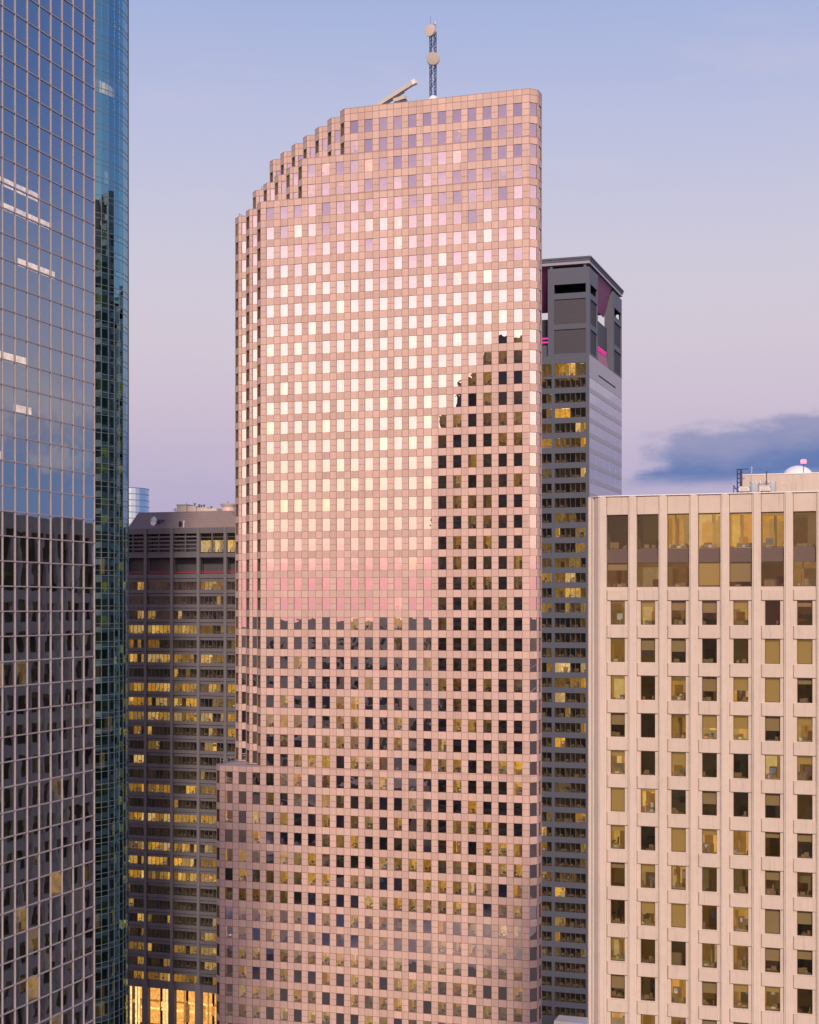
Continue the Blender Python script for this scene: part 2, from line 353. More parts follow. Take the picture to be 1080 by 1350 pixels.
def room(mb, o, U, N, u0, u1, z0, z1, depth, lit, n=-.25, furn=True, rich=False):
    """one room behind a window: back, sides, floor, ceiling; lit = brightness 0..1.5"""
    def P(u, d, z): return (o[0]+U[0]*u+N[0]*d, o[1]+U[1]*u+N[1]*d, z)
    c = random.choice(WARM); a, b = n, n-depth
    dk = (.010, .009, .010)
    def k(x): return tuple(v*lit*x + w for v, w in zip(c, dk))  # room light painted as glow on every surface, no lamp lights it
    mb.quad(P(u0,b,z0), P(u1,b,z0), P(u1,b,z1), P(u0,b,z1), None, k(random.uniform(.35,.8)))
    mb.quad(P(u0,a,z0), P(u0,b,z0), P(u0,b,z1), P(u0,a,z1), None, k(random.uniform(.2,.6)))
    mb.quad(P(u1,b,z0), P(u1,a,z0), P(u1,a,z1), P(u1,b,z1), None, k(random.uniform(.2,.6)))
    mb.quad(P(u0,a,z0), P(u1,a,z0), P(u1,b,z0), P(u0,b,z0), None, k(.16))
    mb.quad(P(u0,b,z1), P(u1,b,z1), P(u1,a,z1), P(u0,a,z1), None, k(.55))
    w = u1-u0
    if lit > .12:                                # ceiling light strips
        for i in range(random.randint(1, 2)):
            q = random.uniform(.15, .6)*depth; uu = u0+w*random.uniform(.1, .4)
            mb.quad(P(uu,a-q-.35,z1-.03), P(uu+w*.45,a-q-.35,z1-.03), P(uu+w*.45,a-q,z1-.03), P(uu,a-q,z1-.03), None, tuple(v*2.6*min(1,lit+.3) for v in (1,.80,.48)))
    if rich and lit > .15:
        R = random.uniform; H_ = z1-z0
        def blk(ua, ub, q, dd, za, zb_, cc): mb.fbox(o, U, N, max(u0+.02, ua), min(u1-.02, ub), a-q-dd, a-q, z0+za, z0+min(zb_, H_-.02), cc)
        E_ = lambda col, f: tuple(v*lit*f+.004 for v in col)
        blk(u0, u1, R(.8, 2.0), .3, H_-R(.5, .9), H_, E_((1,.62,.18), R(.28, .5)))             # bulkhead
        e_ = u0
        while e_ < u1-.3:                                                                     # wall panels in different tones
            w2 = R(.5, 1.5); blk(e_, e_+w2, depth-.05, .03, 0, H_*R(.75, .98), E_(random.choice(((1,.66,.2),(1,.56,.14),(.9,.45,.12),(1,.75,.35))), R(.25, .95))); e_ += w2
        if R(0, 1) < .7: ub = u0+w*R(.1, .7); blk(ub, ub+.12, R(.8, 2.4), depth*.4, 0, H_, E_((.8,.42,.14), R(.15, .4)))
        for i_ in range(random.randint(3, 6)):                                                # chairs and screens near the sill
            ub = u0+w*R(.05, .9); blk(ub, ub+R(.18, .5), R(.15, 1.6), .25, .4, R(.85, 1.3), E_((.2,.14,.1), R(.1, .4)))
        for i_ in range(2):
            ub = u0+w*R(.1, .8); blk(ub, ub+R(.2, .6), R(.4, 2.0), .3, H_-.12, H_-.04, (2.2*lit, 1.7*lit, 1.0*lit))
    if furn:
        R = random.uniform
        def blk(uu, ww, q, dd, za, zb_, cc): mb.fbox(o, U, N, max(u0+.02, uu), min(u1-.02, uu+ww), a-q-dd, a-q, z0+za, min(z0+zb_, z1-.1), cc)
        base = max(lit, .025); E_ = lambda col, f: tuple(v*base*f+.004 for v in col)
        if random.random() < .8:                  # desk, screen, chair back near the glass
            ww = R(.4, .75)*w; uu = u0+R(0, w-ww); q = R(.1, .5); blk(uu, ww, q, .7, .72, .78, E_((.9,.6,.3), .35)); blk(uu+.05, .06, q, .6, .0, .72, E_((.5,.4,.3), .08)); blk(uu+ww-.1, .06, q, .6, .0, .72, E_((.5,.4,.3), .08))
            blk(uu+R(.1, .5)*ww, .5, q+.2, .06, .8, R(1.1, 1.25), E_((.1,.1,.12), .2)); blk(uu+R(0, .6)*ww, R(.2, .4), q+.1, .3, .78, R(.9, 1.1), E_(random.choice(((1,.9,.8),(.9,.3,.2),(.3,.5,1),(.9,.8,.4))), R(.2, .8)))
            blk(uu+R(.1, .6)*ww, .45, q+.9, .12, .4, 1.15, E_((.12,.1,.1), .15))
        if random.random() < .75:                 # shelf or cabinet on the back wall
            ww = R(.2, .45)*w; uu = u0+R(0, w-ww); hh = R(.9, 2.1); blk(uu, ww, depth-.45, .4, 0, hh, E_((.6,.35,.18), R(.1, .4)))
            for i_ in range(2): blk(uu+ww*R(0, .6), ww*.3, depth-.5, .04, hh*R(.4, .8), hh*.9, E_(random.choice(((1,.95,.85),(.8,.2,.15),(.3,.4,.8))), R(.3, .7)))
        if random.random() < .6:                  # door or picture
            uu = u0+R(.05, .6)*w; q = depth-.06
            if random.random() < .5: blk(uu, .9, q, .04, 0, 2.1, E_((.75,.36,.12), R(.2, .5)))
            else: blk(uu, R(.5, 1.0), q, .04, 1.2, 1.9, E_(random.choice(((1,.95,.9),(.5,.2,.1),(.3,.3,.35))), R(.2, .9)))
        if random.random() < .35:                 # partition screen part way in
            blk(u0+R(0, .6)*w, R(.3, .6)*w, R(.35, .7)*depth, .08, 0, R(1.2, 1.6), E_((.8,.65,.45), R(.15, .4)))
def rnd_lit(p, lo=.25, hi=1.0): return random.uniform(lo, hi) if random.random() < p else random.choice((0, 0, .04, .12))

# ================================================================ ground, streets and the city to the west (seen only as reflections)
g = MB(); g.box(-14000, 14000, -14000, 14000, -2, 0); go = g.build('ground', M_ground); go['kind'] = 'structure'
def road(x0, x1, y0, y1, z=.012):
    m = MB(); m.quad((x0,y0,z), (x1,y0,z), (x1,y1,z), (x0,y1,z)); r = m.build('street', M_street); r['kind'] = 'structure'
road(-3000, 3000, 205, 223); road(-3000, 3000, 335, 355, .012); road(-62, -42, -3000, 200, .016); road(-260, 300, 22, 96, .016)  # last one: added wide plaza, brightens reflections in the tower's lower windows
road(-3000, 3000, -120, -95); road(-3000,3000,-420,-390)
city = MB(); rc = random.Random(3)
for i in range(520):
    d = 250+4500*rc.random()**1.5; a = radians(rc.uniform(-80, 65))
    x, y = d*sin(a)-60, -d*cos(a)+60
    w, l, h = rc.uniform(12, 45), rc.uniform(12, 45), rc.choice((6, 8, 10, 14, 20, 28, 40, 55))*rc.uniform(.7, 1.2)
    if -290 < x < -110 and -140 < y < 40: continue
    city.box(x-w/2, x+w/2, y-l/2, y+l/2, .02, h)
co = city.build('distant_city', M_city, kind='stuff'); tag(co, 'low distant city spread out beneath the sunset behind the camera', 'city')
tr = MB(); tr.smooth = True
for i in range(700):
    d = 180+3500*rc.random()**1.4; a = radians(rc.uniform(-80, 65)); x, y = d*sin(a)-60, -d*cos(a)+60
    r = rc.uniform(4, 9); tr.dome((x, y, .03), r, r*1.5, 7, 3)
to = tr.build('distant_trees', M_tree, kind='stuff'); tag(to, 'dark tree cover between the low buildings behind the camera', 'trees')

# ================================================================ the pink granite tower
TY = 281.2; X0 = -132.258; SD = 4.51; CH = 1.503
XL = [-134.27, -125.24, -116.3, -107.28]; XR = -70.09; YB = TY+33
def ztop(k): return ZC+95.43-PF*k
TOPS = [ZC-32.1, ZC+81.1, ZC+88.9, ZC+97.95]; STEPS = [0, 2, 4, 6]
T = thing('office_tower', 'tall pink granite tower with stepped top and a grid of mirrored square windows', 'skyscraper', ((XL[0]+XR)/2, TY, 0))
def plan(t):
    """outline of one tier, counter-clockwise, saw-toothed at both corners"""
    pts = []
    x, y = XL[t], TY
    left = [(x, y)]
    for k in range(STEPS[t]+1):
        left.append((x-SD*k-CH, y+SD*k+CH))
        if k < STEPS[t]:
            left.append((x-SD*k-CH, y+SD*(k+1))); left.append((x-SD*(k+1), y+SD*(k+1)))
    lx = left[-1][0]
    right = [(XR, y)]
    for k in range(6):
        right.append((XR+CH-SD*k, y+CH+SD*k)); right.append((XR+CH-SD*k, y+SD*(k+1)))
        right.append((XR-SD*k, y+CH+SD*(k+1)))
        if k < 5: right.append((XR+CH-SD*(k+1), y+CH+SD*(k+1)))
    out = []
    for p in right:
        if not out or (abs(p[0]-out[-1][0])+abs(p[1]-out[-1][1])) > .01: out.append(p)
    out += [(out[-1][0], YB), (lx, YB)]
    return list(reversed(left))[:-1] + [left[0]] + out
panes = []; panes2 = MB(); revs = MB(); rooms = MB(); wallmb = MB(); cap = MB(); roofs = MB()
zb = 0.0
ROWS = [(ztop(k)-PH, ztop(k), k) for k in range(54) if ztop(k)-PH > 3]
for t in range(4):
    zt = TOPS[t]; P = plan(t); n = len(P)
    rows = [r for r in ROWS if r[0] > zb-.01 and r[1] < zt]
    for i in range(n):
        p0, p1 = P[i], P[(i+1) % n]
        U, N, L = frame_of(p0, p1)
        front = N[1] < -.99
        if L > 6 and front:
            ncol = round((L-1)/PM); c0 = (XL[t]+2.01)-p0[0]
            hu = [(c0+PM*j-PW/2, c0+PM*j+PW/2) for j in range(ncol) if c0+PM*j+PW/2 < L-.3]
        elif L > 6:
            ncol = max(1, int((L-.6)/PM)); c0 = (L-(ncol-1)*PM)/2; hu = [(c0+PM*j-PW/2, c0+PM*j+PW/2) for j in range(ncol)]
        elif L > 2.3: hu = [(L/2-PW/2, L/2+PW/2)] if not (N[0] < -.99 or L < 2.6) else []
        elif L > 1.8: hu = [(L/2-PW/2+.05, L/2+PW/2-.05)]
        else: hu = []
        us = hu[0][0] if hu else 0
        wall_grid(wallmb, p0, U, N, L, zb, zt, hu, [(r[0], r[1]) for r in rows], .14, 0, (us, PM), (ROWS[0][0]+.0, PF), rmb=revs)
        for (a, b) in hu:
            for (c, d, k) in rows:
                tv = random.gauss(0, radians(.45 if k < 9 and front else .05)); th = random.gauss(0, radians(.05))
                pts = pane(p0, U, N, a, b, c, d, -.12, tv, th)
                if N[0] < -.5 or N[1] > .5: panes2.quad(*pts)  # left and rear panes: darker glass imitates a dark reflection
                else: panes.append((pts, visible_size(pts)))
                pr = .14 if k < 30 else (.42 if k < 37 else .74)  # extra lit rooms low down, added in place of reflected street glow
                if N[0] < -.5 or N[1] > .5: pr = .8 if k in (15, 16, 18, 19, 20, 22, 23, 25) and N[0] < -.9 else 0
                if L > 6 or N[0] < -.99:
                    m_ = PM/2-.06; rl_ = rnd_lit(pr, .5, 3.4)
                    if N[0] < -.5: rl_ = min(rl_, random.uniform(.5, .9))
                    if front and 10 < k < 30 and p0[0]+(a+b)/2 > -91: rl_ = random.uniform(.3, 1.8) if random.random() < .42 else random.choice((.05, .12, .2))
                    room(rooms, p0, U, N, (a+b)/2-m_, (a+b)/2+m_, c-.35, d+.4, 4.0, rl_, -.2)
                else:
                    room(rooms, p0, U, N, a-.05, b+.05, c-.1, d+.1, .8 if L < 2.6 else 1.3, rnd_lit(.12 if N[1] < -.5 and N[0] > -.9 else 0, .1, .5), -.2, furn=False)
    roofs.poly([(p[0], p[1], zt-(.12 if t == 0 else .75)) for p in P])
    cap = MB()
    # coping: thin lip on the parapet, inner face down to the roof
    for i in range(n):
        p0, p1 = P[i], P[(i+1) % n]; U, N, L = frame_of(p0, p1)
        cap.fbox(p0, U, N, .0, L, -.35, .03, zt+.002*(i % 2), zt+.10+.003*(i % 3))
        roofs.quad((p1[0]-N[0]*.3, p1[1]-N[1]*.3, zt-.75), (p0[0]-N[0]*.3, p0[1]-N[1]*.3, zt-.75), (p0[0]-N[0]*.3, p0[1]-N[1]*.3, zt), (p1[0]-N[0]*.3, p1[1]-N[1]*.3, zt))
    cap.build('coping', M_pinkcap, T); zb = zt
wallmb.build('wall', M_pink, T); roofs.build('roof', M_roof, T)
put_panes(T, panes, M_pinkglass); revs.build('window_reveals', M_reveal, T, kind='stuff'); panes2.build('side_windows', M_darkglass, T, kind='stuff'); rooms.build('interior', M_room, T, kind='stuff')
# handrail on the low wing roof and on two of the stepped roofs
def rail(name, pts, h, parent, mat, r=.04, gap=1.6):
    mb = MB()
    for p, q in zip(pts, pts[1:]):
        p, q = Vector(p), Vector(q); L = (q-p).length; k = max(1, int(L/gap))
        for zz in (h, h*.55): mb.tube(p+Vector((0,0,zz)), q+Vector((0,0,zz)), r, 5)
        for i in range(k+1):
            b = p.lerp(q, i/k); mb.tube(b, b+Vector((0,0,h)), r, 5)
    return mb.build(name, mat, parent)
zr = TOPS[0]
rail('railing', [(XL[0]-1.1, TY+2.5, zr+.1), (XL[0]-1.1, TY+24, zr+.1)], 1.0, T, M_grey)
rail('railing', [(XL[1]-2*SD-.9, TY+2*SD+2.2, TOPS[1]+.1), (XL[1]-2*SD-.9, TY+2*SD+9, TOPS[1]+.1)], 1.1, T, M_steel, .05)
rail('railing', [(XL[2]-4*SD+.4, TY+4*SD+2.0, TOPS[2]+.1), (XL[2]-4*SD+3.0, TY+4*SD+2.0, TOPS[2]+.1)], 1.1, T, M_steel, .05)

# roof-top: antenna mast, drum dishes, dome, window-cleaning crane
ZR = TOPS[3]-.75; MY = 289.5
mx, md_ = onY(571, MY); zt = at(571, 41, MY).z
A = thing('antenna_mast', 'slim blue-grey lattice mast with two drum dishes rising from the pink tower roof', 'antenna', (mx, MY, ZR))
lat = MB(); hw = .50
cn = [(mx+sx*hw, MY+sy*hw) for sx, sy in ((-1,-1),(1,-1),(1,1),(-1,1))]
for c in cn: lat.tube((*c, ZR), (*c, zt), .10, 6)
nb = 13
for i in range(nb):
    z0, z1 = ZR+(zt-ZR)*i/nb, ZR+(zt-ZR)*(i+1)/nb
    for j in range(4):
        a, b = cn[j], cn[(j+1) % 4]
        if i % 2: a, b = b, a
        lat.tube((*a, z0), (*b, z1), .055, 5); lat.tube((*a, z1), (*b, z1), .045, 5)
lat.build('lattice', M_steel, A)
def drum(px, py, diam, dirv, mat, y, parent):
    c = at(px, py, y); mb = MB(); r = diam/2
    mb.lathe(c, dirv, [(r*.55, -1.0), (r*.9, -.75), (r, -.6), (r, .0), (r*.985, .04), (r*.6, .10), (.02, .13)], 28)
    mb.smooth = False
    o = mb.build('drum_dish', mat, parent)
    b = MB(); cc = Vector(c); b.tube(cc-Vector(dirv).normalized()*.9, (mx, MY, cc.z), .13, 8)
    b.tube((mx-.6, MY-.55, cc.z+.4), (mx+.6, MY-.55, cc.z+.4), .07); b.build('bracket', M_steel, o); return o
drum(566.5, 40, 2.35, (-.28, -1, 0), M_beige, MY-1.6, A)
drum(571, 77, 2.55, (.25, -1, -.02), M_tan, MY-1.5, A)
wh = MB()
for px, t_, b_, dx in ((566.5, 22, 36, -.5), (571, 30, 52, .1), (576, 28, 52, .6)):
    wh.tube((mx+dx, MY, at(px, b_, MY).z-2), (mx+dx, MY, at(px, t_, MY).z), .035, 5)
wh.build('whip_antenna', M_steel, A)
sm = MB(); z_ = at(575, 61, MY).z; sm.tube((mx+.5, MY-.5, z_), (mx+1.15, MY-.5, z_), .05); sm.tube((mx+1.1, MY-.5, z_-1.1), (mx+1.1, MY-.5, z_+.1), .06); sm.tube((mx+.7, MY-.8, at(571,35,MY).z), (mx+.7, MY-.8, at(571,31,MY).z), .22, 10); sm.build('sensor', M_beige, A)
dm = MB(); dm.smooth = True; dx_, _ = onY(571.5, TY+2.4); dm.dome((dx_, TY+2.4, ZR), 1.30, 2.35, 24, 8)
tag(dm.build('radome', M_white), 'small white dome on the roof edge at the foot of the lattice mast', 'dome')
K = thing('roof_crane', 'grey window cleaning crane with a long boom tilted up over the pink roof', 'crane', (onY(522, 293)[0], 293, ZR))
p, q = at(497, 140, 293), at(545, 109.5, 291.5); p = p-(q-p)*.25
def beam(mb, p, q, w, h):
    p, q = Vector(p), Vector(q); d = (q-p).normalized(); s = d.cross(Vector((0,0,1))).normalized()*w/2; u = s.cross(d).normalized()*h/2
    A_ = [p-s-u, p+s-u, p+s+u, p-s+u]; B_ = [x+(q-p) for x in A_]
    mb.ring([tuple(x) for x in A_], [tuple(x) for x in B_]); mb.poly([tuple(x) for x in reversed(A_)]); mb.poly([tuple(x) for x in B_])
b = MB(); beam(b, p, q, .75, .75); d_ = (q-p).normalized(); bo = b.build('boom', M_beige, K, bevel=.04)
b = MB(); beam(b, q-d_*.1, q+d_*.7, .95, .95); b.build('boom_head', M_white, bo, bevel=.05)
b = MB(); beam(b, p+d_*3-Vector((0,0,.75)), q-d_*2.2-Vector((0,0,.62)), .3, .3)
for s_ in (.3, .5, .7, .85):
    c_ = p.lerp(q, s_); b.tube(c_-Vector((0,0,.1)), c_-Vector((0,0,.8)), .06)
b.build('truss', M_darkmetal, K)
c_ = at(531, 131, 293); b = MB(); b.box(c_.x-1.5, c_.x+.7, 292.2, 294, ZR, c_.z+.0); b.build('pedestal', M_beige, K, bevel=.08)
b = MB(); beam(b, at(520, 133, 292.5), at(535, 128, 291.8), .8, .75); b.build('winch', M_beige, K, bevel=.15)
b = MB(); c_ = at(528, 134.5, 292); b.tube((c_.x-1.2, 292, c_.z), (c_.x+1.4, 292, c_.z), .28, 10); b.build('cable_drum', M_darkmetal, K)

# ================================================================ flat mirror-glass tower on the left
GS = .52; GX = -134.4*GS; GM = 3.464*GS; GY1 = 231.9*GS; GP = 3.9*GS; NB = 14
GT = thing('glass_tower', 'flat blue mirror-glass office tower with pale mullion grid at the left edge', 'skyscraper', (GX-10, GY1-GM*NB/2, 0))
o = (GX, GY1-GM*NB); U = (0, 1); N = (1, 0); gz = ZC-.69*GS
mul = MB(); panes = []; rooms = MB()
L = GM*NB; ZT = ZC+60
kz = [gz+GP*k for k in range(-56, 40) if 0 < gz+GP*k < ZT]
for i in range(NB+1):
    mul.fbox(o, U, N, i*GM-.055, i*GM+.055, -.12, .05, 0, ZT, bev=.015)
for z in kz:
    for i in range(NB): mul.fbox(o, U, N, i*GM+.065, (i+1)*GM-.065, -.12, .035, z-.05, z+.05)
LIT = []
for (y0, y1, py) in ((203, 217, 228), (206, 221, 283), (211, 222, 340), (203, 213.5, 462), (209, 215, 540), (198, 206.5, 590)):
    y0 *= GS; y1 *= GS; d = -SA*GX+CA*212*GS; z = ZC+(HOR-py)*d/F; LIT.append((y0, y1, max(q for q in kz if q < z)))
rl = random.Random(11)
for k, z in enumerate(kz[:-1]):
    run = 0
    for i in range(NB):
        pts = pane(o, U, N, i*GM+.05, (i+1)*GM-.05, z+.05, z+GP-.05, -.04, rl.gauss(0, radians(.06)), rl.gauss(0, radians(.10)))
        panes.append((pts, visible_size(pts)))
        yv = HOR-(z+1-ZC)*F/132
        lit = 0.0
        if yv > 1180: lit = rl.choice((0, .1, .5, .9)) if rl.random() < .20 else 0
        elif yv > 830: lit = rl.choice((.3, .8)) if rl.random() < .05 else 0
        ym = GY1-L+(i+.5)*GM
        if any(y0-1 < ym < y1+1 and abs(z-zk) < .1 for y0, y1, zk in LIT): continue
        room(rooms, o, U, N, i*GM+.04, (i+1)*GM-.04, z+.08, z+GP-.08, 4.0, lit*2.2, -.15)
# open-plan floors where the lit ceiling shows through the glass
for (y0, y1, zk) in LIT:
    rooms.quad((GX-.9, y0, zk+.15), (GX-.9, y1, zk+.15), (GX-.9, y1, zk+.85), (GX-.9, y0, zk+.85), None, (3.0, 2.2, 1.7))
put_panes(GT, panes, M_flatglass, 'glass_pane')
mul.build('mullions', M_mull, GT); rooms.build('interior', M_room, GT, kind='stuff')
b = MB(); b.box(GX-20, GX-5, GY1-L+.3, GY1-.3, 0, ZT-.3); b.box(GX-20.2, GX-.1, GY1-.28, GY1-.02, 0, ZT); b.box(GX-20.2, GX-.1, GY1-L+.02, GY1-L+.28, 0, ZT)
b.build('core_wall', M_tealmull, GT)

# ================================================================ round teal glass tower behind it
RC = (-178.9, 291.4); RR = 16.0; RN = 52; RF = 3.77; RTOP = ZC+150
RT = thing('round_glass_tower', 'round teal glass tower behind the flat mirror-glass tower, with tight floor lines', 'skyscraper', (RC[0], RC[1], 0))
panes = []; rb = random.Random(5); mul = MB(); core = MB(); fl = MB()
def rp(a, r, z): return (RC[0]+r*cos(a), RC[1]+r*sin(a), z)
nz = int(RTOP/RF)
for k in range(nz):
    z = k*RF+1.0
    for i in range(RN):
        a0, a1 = 2*pi*i/RN, 2*pi*(i+1)/RN; am = (a0+a1)/2
        if not (-1.9 < (am if am < pi else am-2*pi) < 1.0): continue
        for (q0, q1) in ((0, 1.1), (1.1, RF)):
            pts = [rp(a0, RR, z+q0), rp(a1, RR, z+q0), rp(a1, RR, z+q1), rp(a0, RR, z+q1)]
            c = Vector(rp(am, RR, 0)); vs = visible_size(pts)
            px = project(pts[0])[0]
            panes.append((pts, vs if 126 < px < 168 else 0))
    for q in (0.0, 1.1):
        A_ = [rp(2*pi*i/RN, RR+.05, z+q-.06) for i in range(RN)]; B_ = [rp(2*pi*i/RN, RR+.05, z+q+.06) for i in range(RN)]
        C_ = [rp(2*pi*i/RN, RR-.1, z+q+.06) for i in range(RN)]; D_ = [rp(2*pi*i/RN, RR-.1, z+q-.06) for i in range(RN)]
        mul.ring(A_, B_); mul.ring(B_, C_); mul.ring(D_, A_)
    fl.poly([rp(2*pi*i/RN, RR-.3, z+.3) for i in range(RN)], (.004,.004,.005))
    for i in range(RN):                           # inner wall of each floor, lit stretches painted as glow
        a0, a1 = 2*pi*i/RN, 2*pi*(i+1)/RN
        lit = .0
        if rb.random() < (.05 if z < ZC+30 else .015): lit = rb.uniform(.2, .8)
        yk = HOR-(z+1.5-ZC)*F/323
        if 95 < yk < 118 and -.75 < (a0 if a0 < pi else a0-2*pi) < .2: lit = rb.choice((.9, 2.0, 3.2, .5))
        c = (1.0*lit+.006, .70*lit+.008, .36*lit+.01)
        fl.quad(rp(a0, RR-2.5, z+.3), rp(a1, RR-2.5, z+.3), rp(a1, RR-2.5, z+RF), rp(a0, RR-2.5, z+RF), None, c)
for i in range(RN):
    a = 2*pi*i/RN; mul.tube(rp(a, RR+.02, 0), rp(a, RR+.02, RTOP), .055, 5)
put_panes(RT, panes, M_roundglass, 'glass_pane'); mul.build('mullions', M_tealmull, RT); fl.build('interior', M_room, RT, kind='stuff')

# ================================================================ dark granite block, left background
DY = 369.0
dpx = [192.0, 226.9, 261.7, 297.2]
dxs = [onY(p_, DY)[0] for p_ in dpx]; DM = (dxs[3]-dxs[0])/3
DX0 = dxs[0]-DM*0.93; DN = 9
D = thing('dark_office_block', 'dark grey office block with long lit window bands and a brown sloped roof', 'office block', (DX0+30, DY, 0))
o = (DX0, DY); U = (1, 0); N = (0, -1)
def dz(py, px=240): return at(px, py, DY).z
zpar, zl0, zl1, zo0, zo1, zr1 = dz(696), dz(703.5), dz(729.5), dz(735), dz(757), dz(767)
DF = PF; DL = DM*(DN-.07)+.4
b = MB()
pil = [DM*(i+.93) for i in range(DN)]
edges = [-.0]+pil
NR = 28
wz = [(zr1-DF*k-2.15, zr1-DF*k) for k in range(NR)]
lob = dz(1303)
dmul = MB(); seg = MB(); panes = []; rooms = MB(); rd = random.Random(21)
# horizontal bands between pillars, each with a shadow slit
bays = [(pil[i-1]+.42 if i else 0.0, pil[i]-.42) for i in range(DN)]
for (u0, u1) in bays:
    seg.fbox(o, U, N, u0, u1, -.9, .0, zl0, zpar)
    seg.fbox(o, U, N, u0, u1, -.9, .0, zo0, zl1)
    seg.fbox(o, U, N, u0, u1, -.9, .0, wz[0][1]+.9, zo1)
    for k in range(NR):
        zt_, zb_ = (wz[k][1], wz[k][0])
        nxt = wz[k+1][1] if k < NR-1 else lob
        if k == 0: seg.fbox(o, U, N, u0, u1, -.9, -.25, zt_, zt_+.75)
        seg.fbox(o, U, N, u0, u1, -.9, .05, nxt+.85 if k < NR-1 else lob, zb_-.02)
        if k < NR-1: seg.fbox(o, U, N, u0, u1, -.9, -.22, nxt+.0, nxt+.70)
        lo_, hi_ = zb_, zt_
        mode = rd.random()
        npn = 6; w = (u1-u0)/npn
        pts = pane(o, U, N, u0, u1, lo_, hi_, -.6, rd.gauss(0, .001), rd.gauss(0, .001))
        panes.append((pts, visible_size(pts)))
        py = project(pts[0])[1]
        fullrow = (k*7+3) % 11 in (0, 2, 4, 5, 8)
        p_ = .86 if fullrow else .2
        for j in range(1, npn): dmul.fbox(o, U, N, u0+j*w-.05, u0+j*w+.05, -.59, -.5, lo_, hi_)
        i = 0
        while i < npn:
            s_ = min(npn-i, rd.choice((1, 1, 2, 3))); lit = rd.uniform(.35, 1.5) if rd.random() < p_ else rd.choice((0, .02, .04))
            room(rooms, o, U, N, u0+i*w+.03, u0+(i+s_)*w-.03, lo_-.5, hi_+.15, 4.5, lit, -.66)
            i += s_
# louvred plant floor and open terrace floor
lou = MB(); red = MB(); voids = MB()
for bi, (u0, u1) in enumerate(bays):
    um = (u0+u1)/2
    if bi < 3:
        for j in range(5):
            zc_ = zl1+(zl0-zl1)*(j+.22)/5
            lou.fbox(o, U, N, u0, um-.15, -.6, -.25, zc_-.20, zc_+.20); lou.fbox(o, U, N, um+.15, u1, -.6, -.25, zc_-.20, zc_+.20)
        lou.fbox(o, U, N, um-.15, um+.15, -.6, -.15, zl1, zl0)
    else:
        zm = zl0-(zl0-zl1)*.36
        lou.fbox(o, U, N, um-.15, um+.15, -.6, -.15, zl1, zl0); lou.fbox(o, U, N, u0, u1, -.6, -.28, zm+.8, zm+.95)
        for i in range(5):
            w = (u1-u0)/5; room(rooms, o, U, N, u0+i*w+.02, u0+(i+1)*w-.02, zl1+.3, zm, 4, rd.choice((.9, 1.1, .7)), -.66)
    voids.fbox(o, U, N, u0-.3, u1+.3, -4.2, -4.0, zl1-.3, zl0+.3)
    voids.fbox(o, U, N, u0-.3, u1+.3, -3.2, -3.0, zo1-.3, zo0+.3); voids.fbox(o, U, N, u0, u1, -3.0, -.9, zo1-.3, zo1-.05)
    red.fbox(o, U, N, u0, u1, -.75, -.68, zo1+.35, zo1+.62); red.fbox(o, U, N, u0, u1, -.75, -.68, zo1+.85, zo1+.92)
b = MB()
for u in pil: b.fbox(o, U, N, u-.42, u+.42, -.9, .28, lob, zpar-.02, bev=.05); b.fbox(o, U, N, u-.85, u+.85, -1.2, .5, 0, lob+1.5, bev=.1)
b.build('pier', M_darkconc2, D)
seg.build('spandrel', M_darkconc, D)
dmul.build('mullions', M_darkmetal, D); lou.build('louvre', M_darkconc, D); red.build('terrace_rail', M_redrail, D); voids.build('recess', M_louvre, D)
put_panes(D, panes, M_darkglass); 
# tall lobby, its light painted as glowing surfaces
lg = MB(); rl2 = MB()
for (u0, u1) in bays:
    lg.quad(*pane(o, U, N, u0, u1, .2, lob-.6, -1.0))
    rl2.fbox(o, U, N, u0, u1, -9.2, -9, 0, lob, (1.25,.60,.16)); 
    for zz in (lob*.33, lob*.5, lob*.8): rl2.fbox(o, U, N, u0, u1, -8.9, -7.6-rd.random()*3, zz-.25, zz+.25, (1.9,1.15,.45) if rd.random() < .6 else (.5,.2,.05))
    for _ in range(3):
        uu = rd.uniform(u0, u1-.6); rl2.fbox(o, U, N, uu, uu+.35, -5, -4.6, 0, lob-.5, rd.choice(((1.7,1.2,.6),(1.5,1.0,.5),(.6,.28,.08))))
    for _ in range(4):
        uu = rd.uniform(u0, u1-1.5); rl2.fbox(o, U, N, uu, uu+1.2, -6, -5.5, lob*rd.uniform(.1,.5), lob*.55, rd.choice(((.25,.12,.05),(1.6,.9,.3),(.8,.3,.08))))
lg.build('lobby_window', M_darkglass, D); rooms.build('interior', M_room, D, kind='stuff'); rl2.build('lobby_interior', M_room, D, kind='stuff')
b = MB(); b.box(DX0-.3, DX0+DL, DY+.95, DY+1.2, lob, zpar-.3)   # backing behind the bands is cut open by the rooms in front
b = MB(); b.box(DX0-.25, DX0, DY-.0, DY+40, 0, zpar); b.box(DX0, DX0+DL, DY+39.6, DY+40, 0, zpar); b.box(DX0+DL-.4, DX0+DL, DY, DY+39.6, 0, zpar)
b.fbox(o, U, N, 0, DL-.4, -1.0, .06, lob+.0-.55, lob+.0)
b.build('wall', M_darkconc, D)
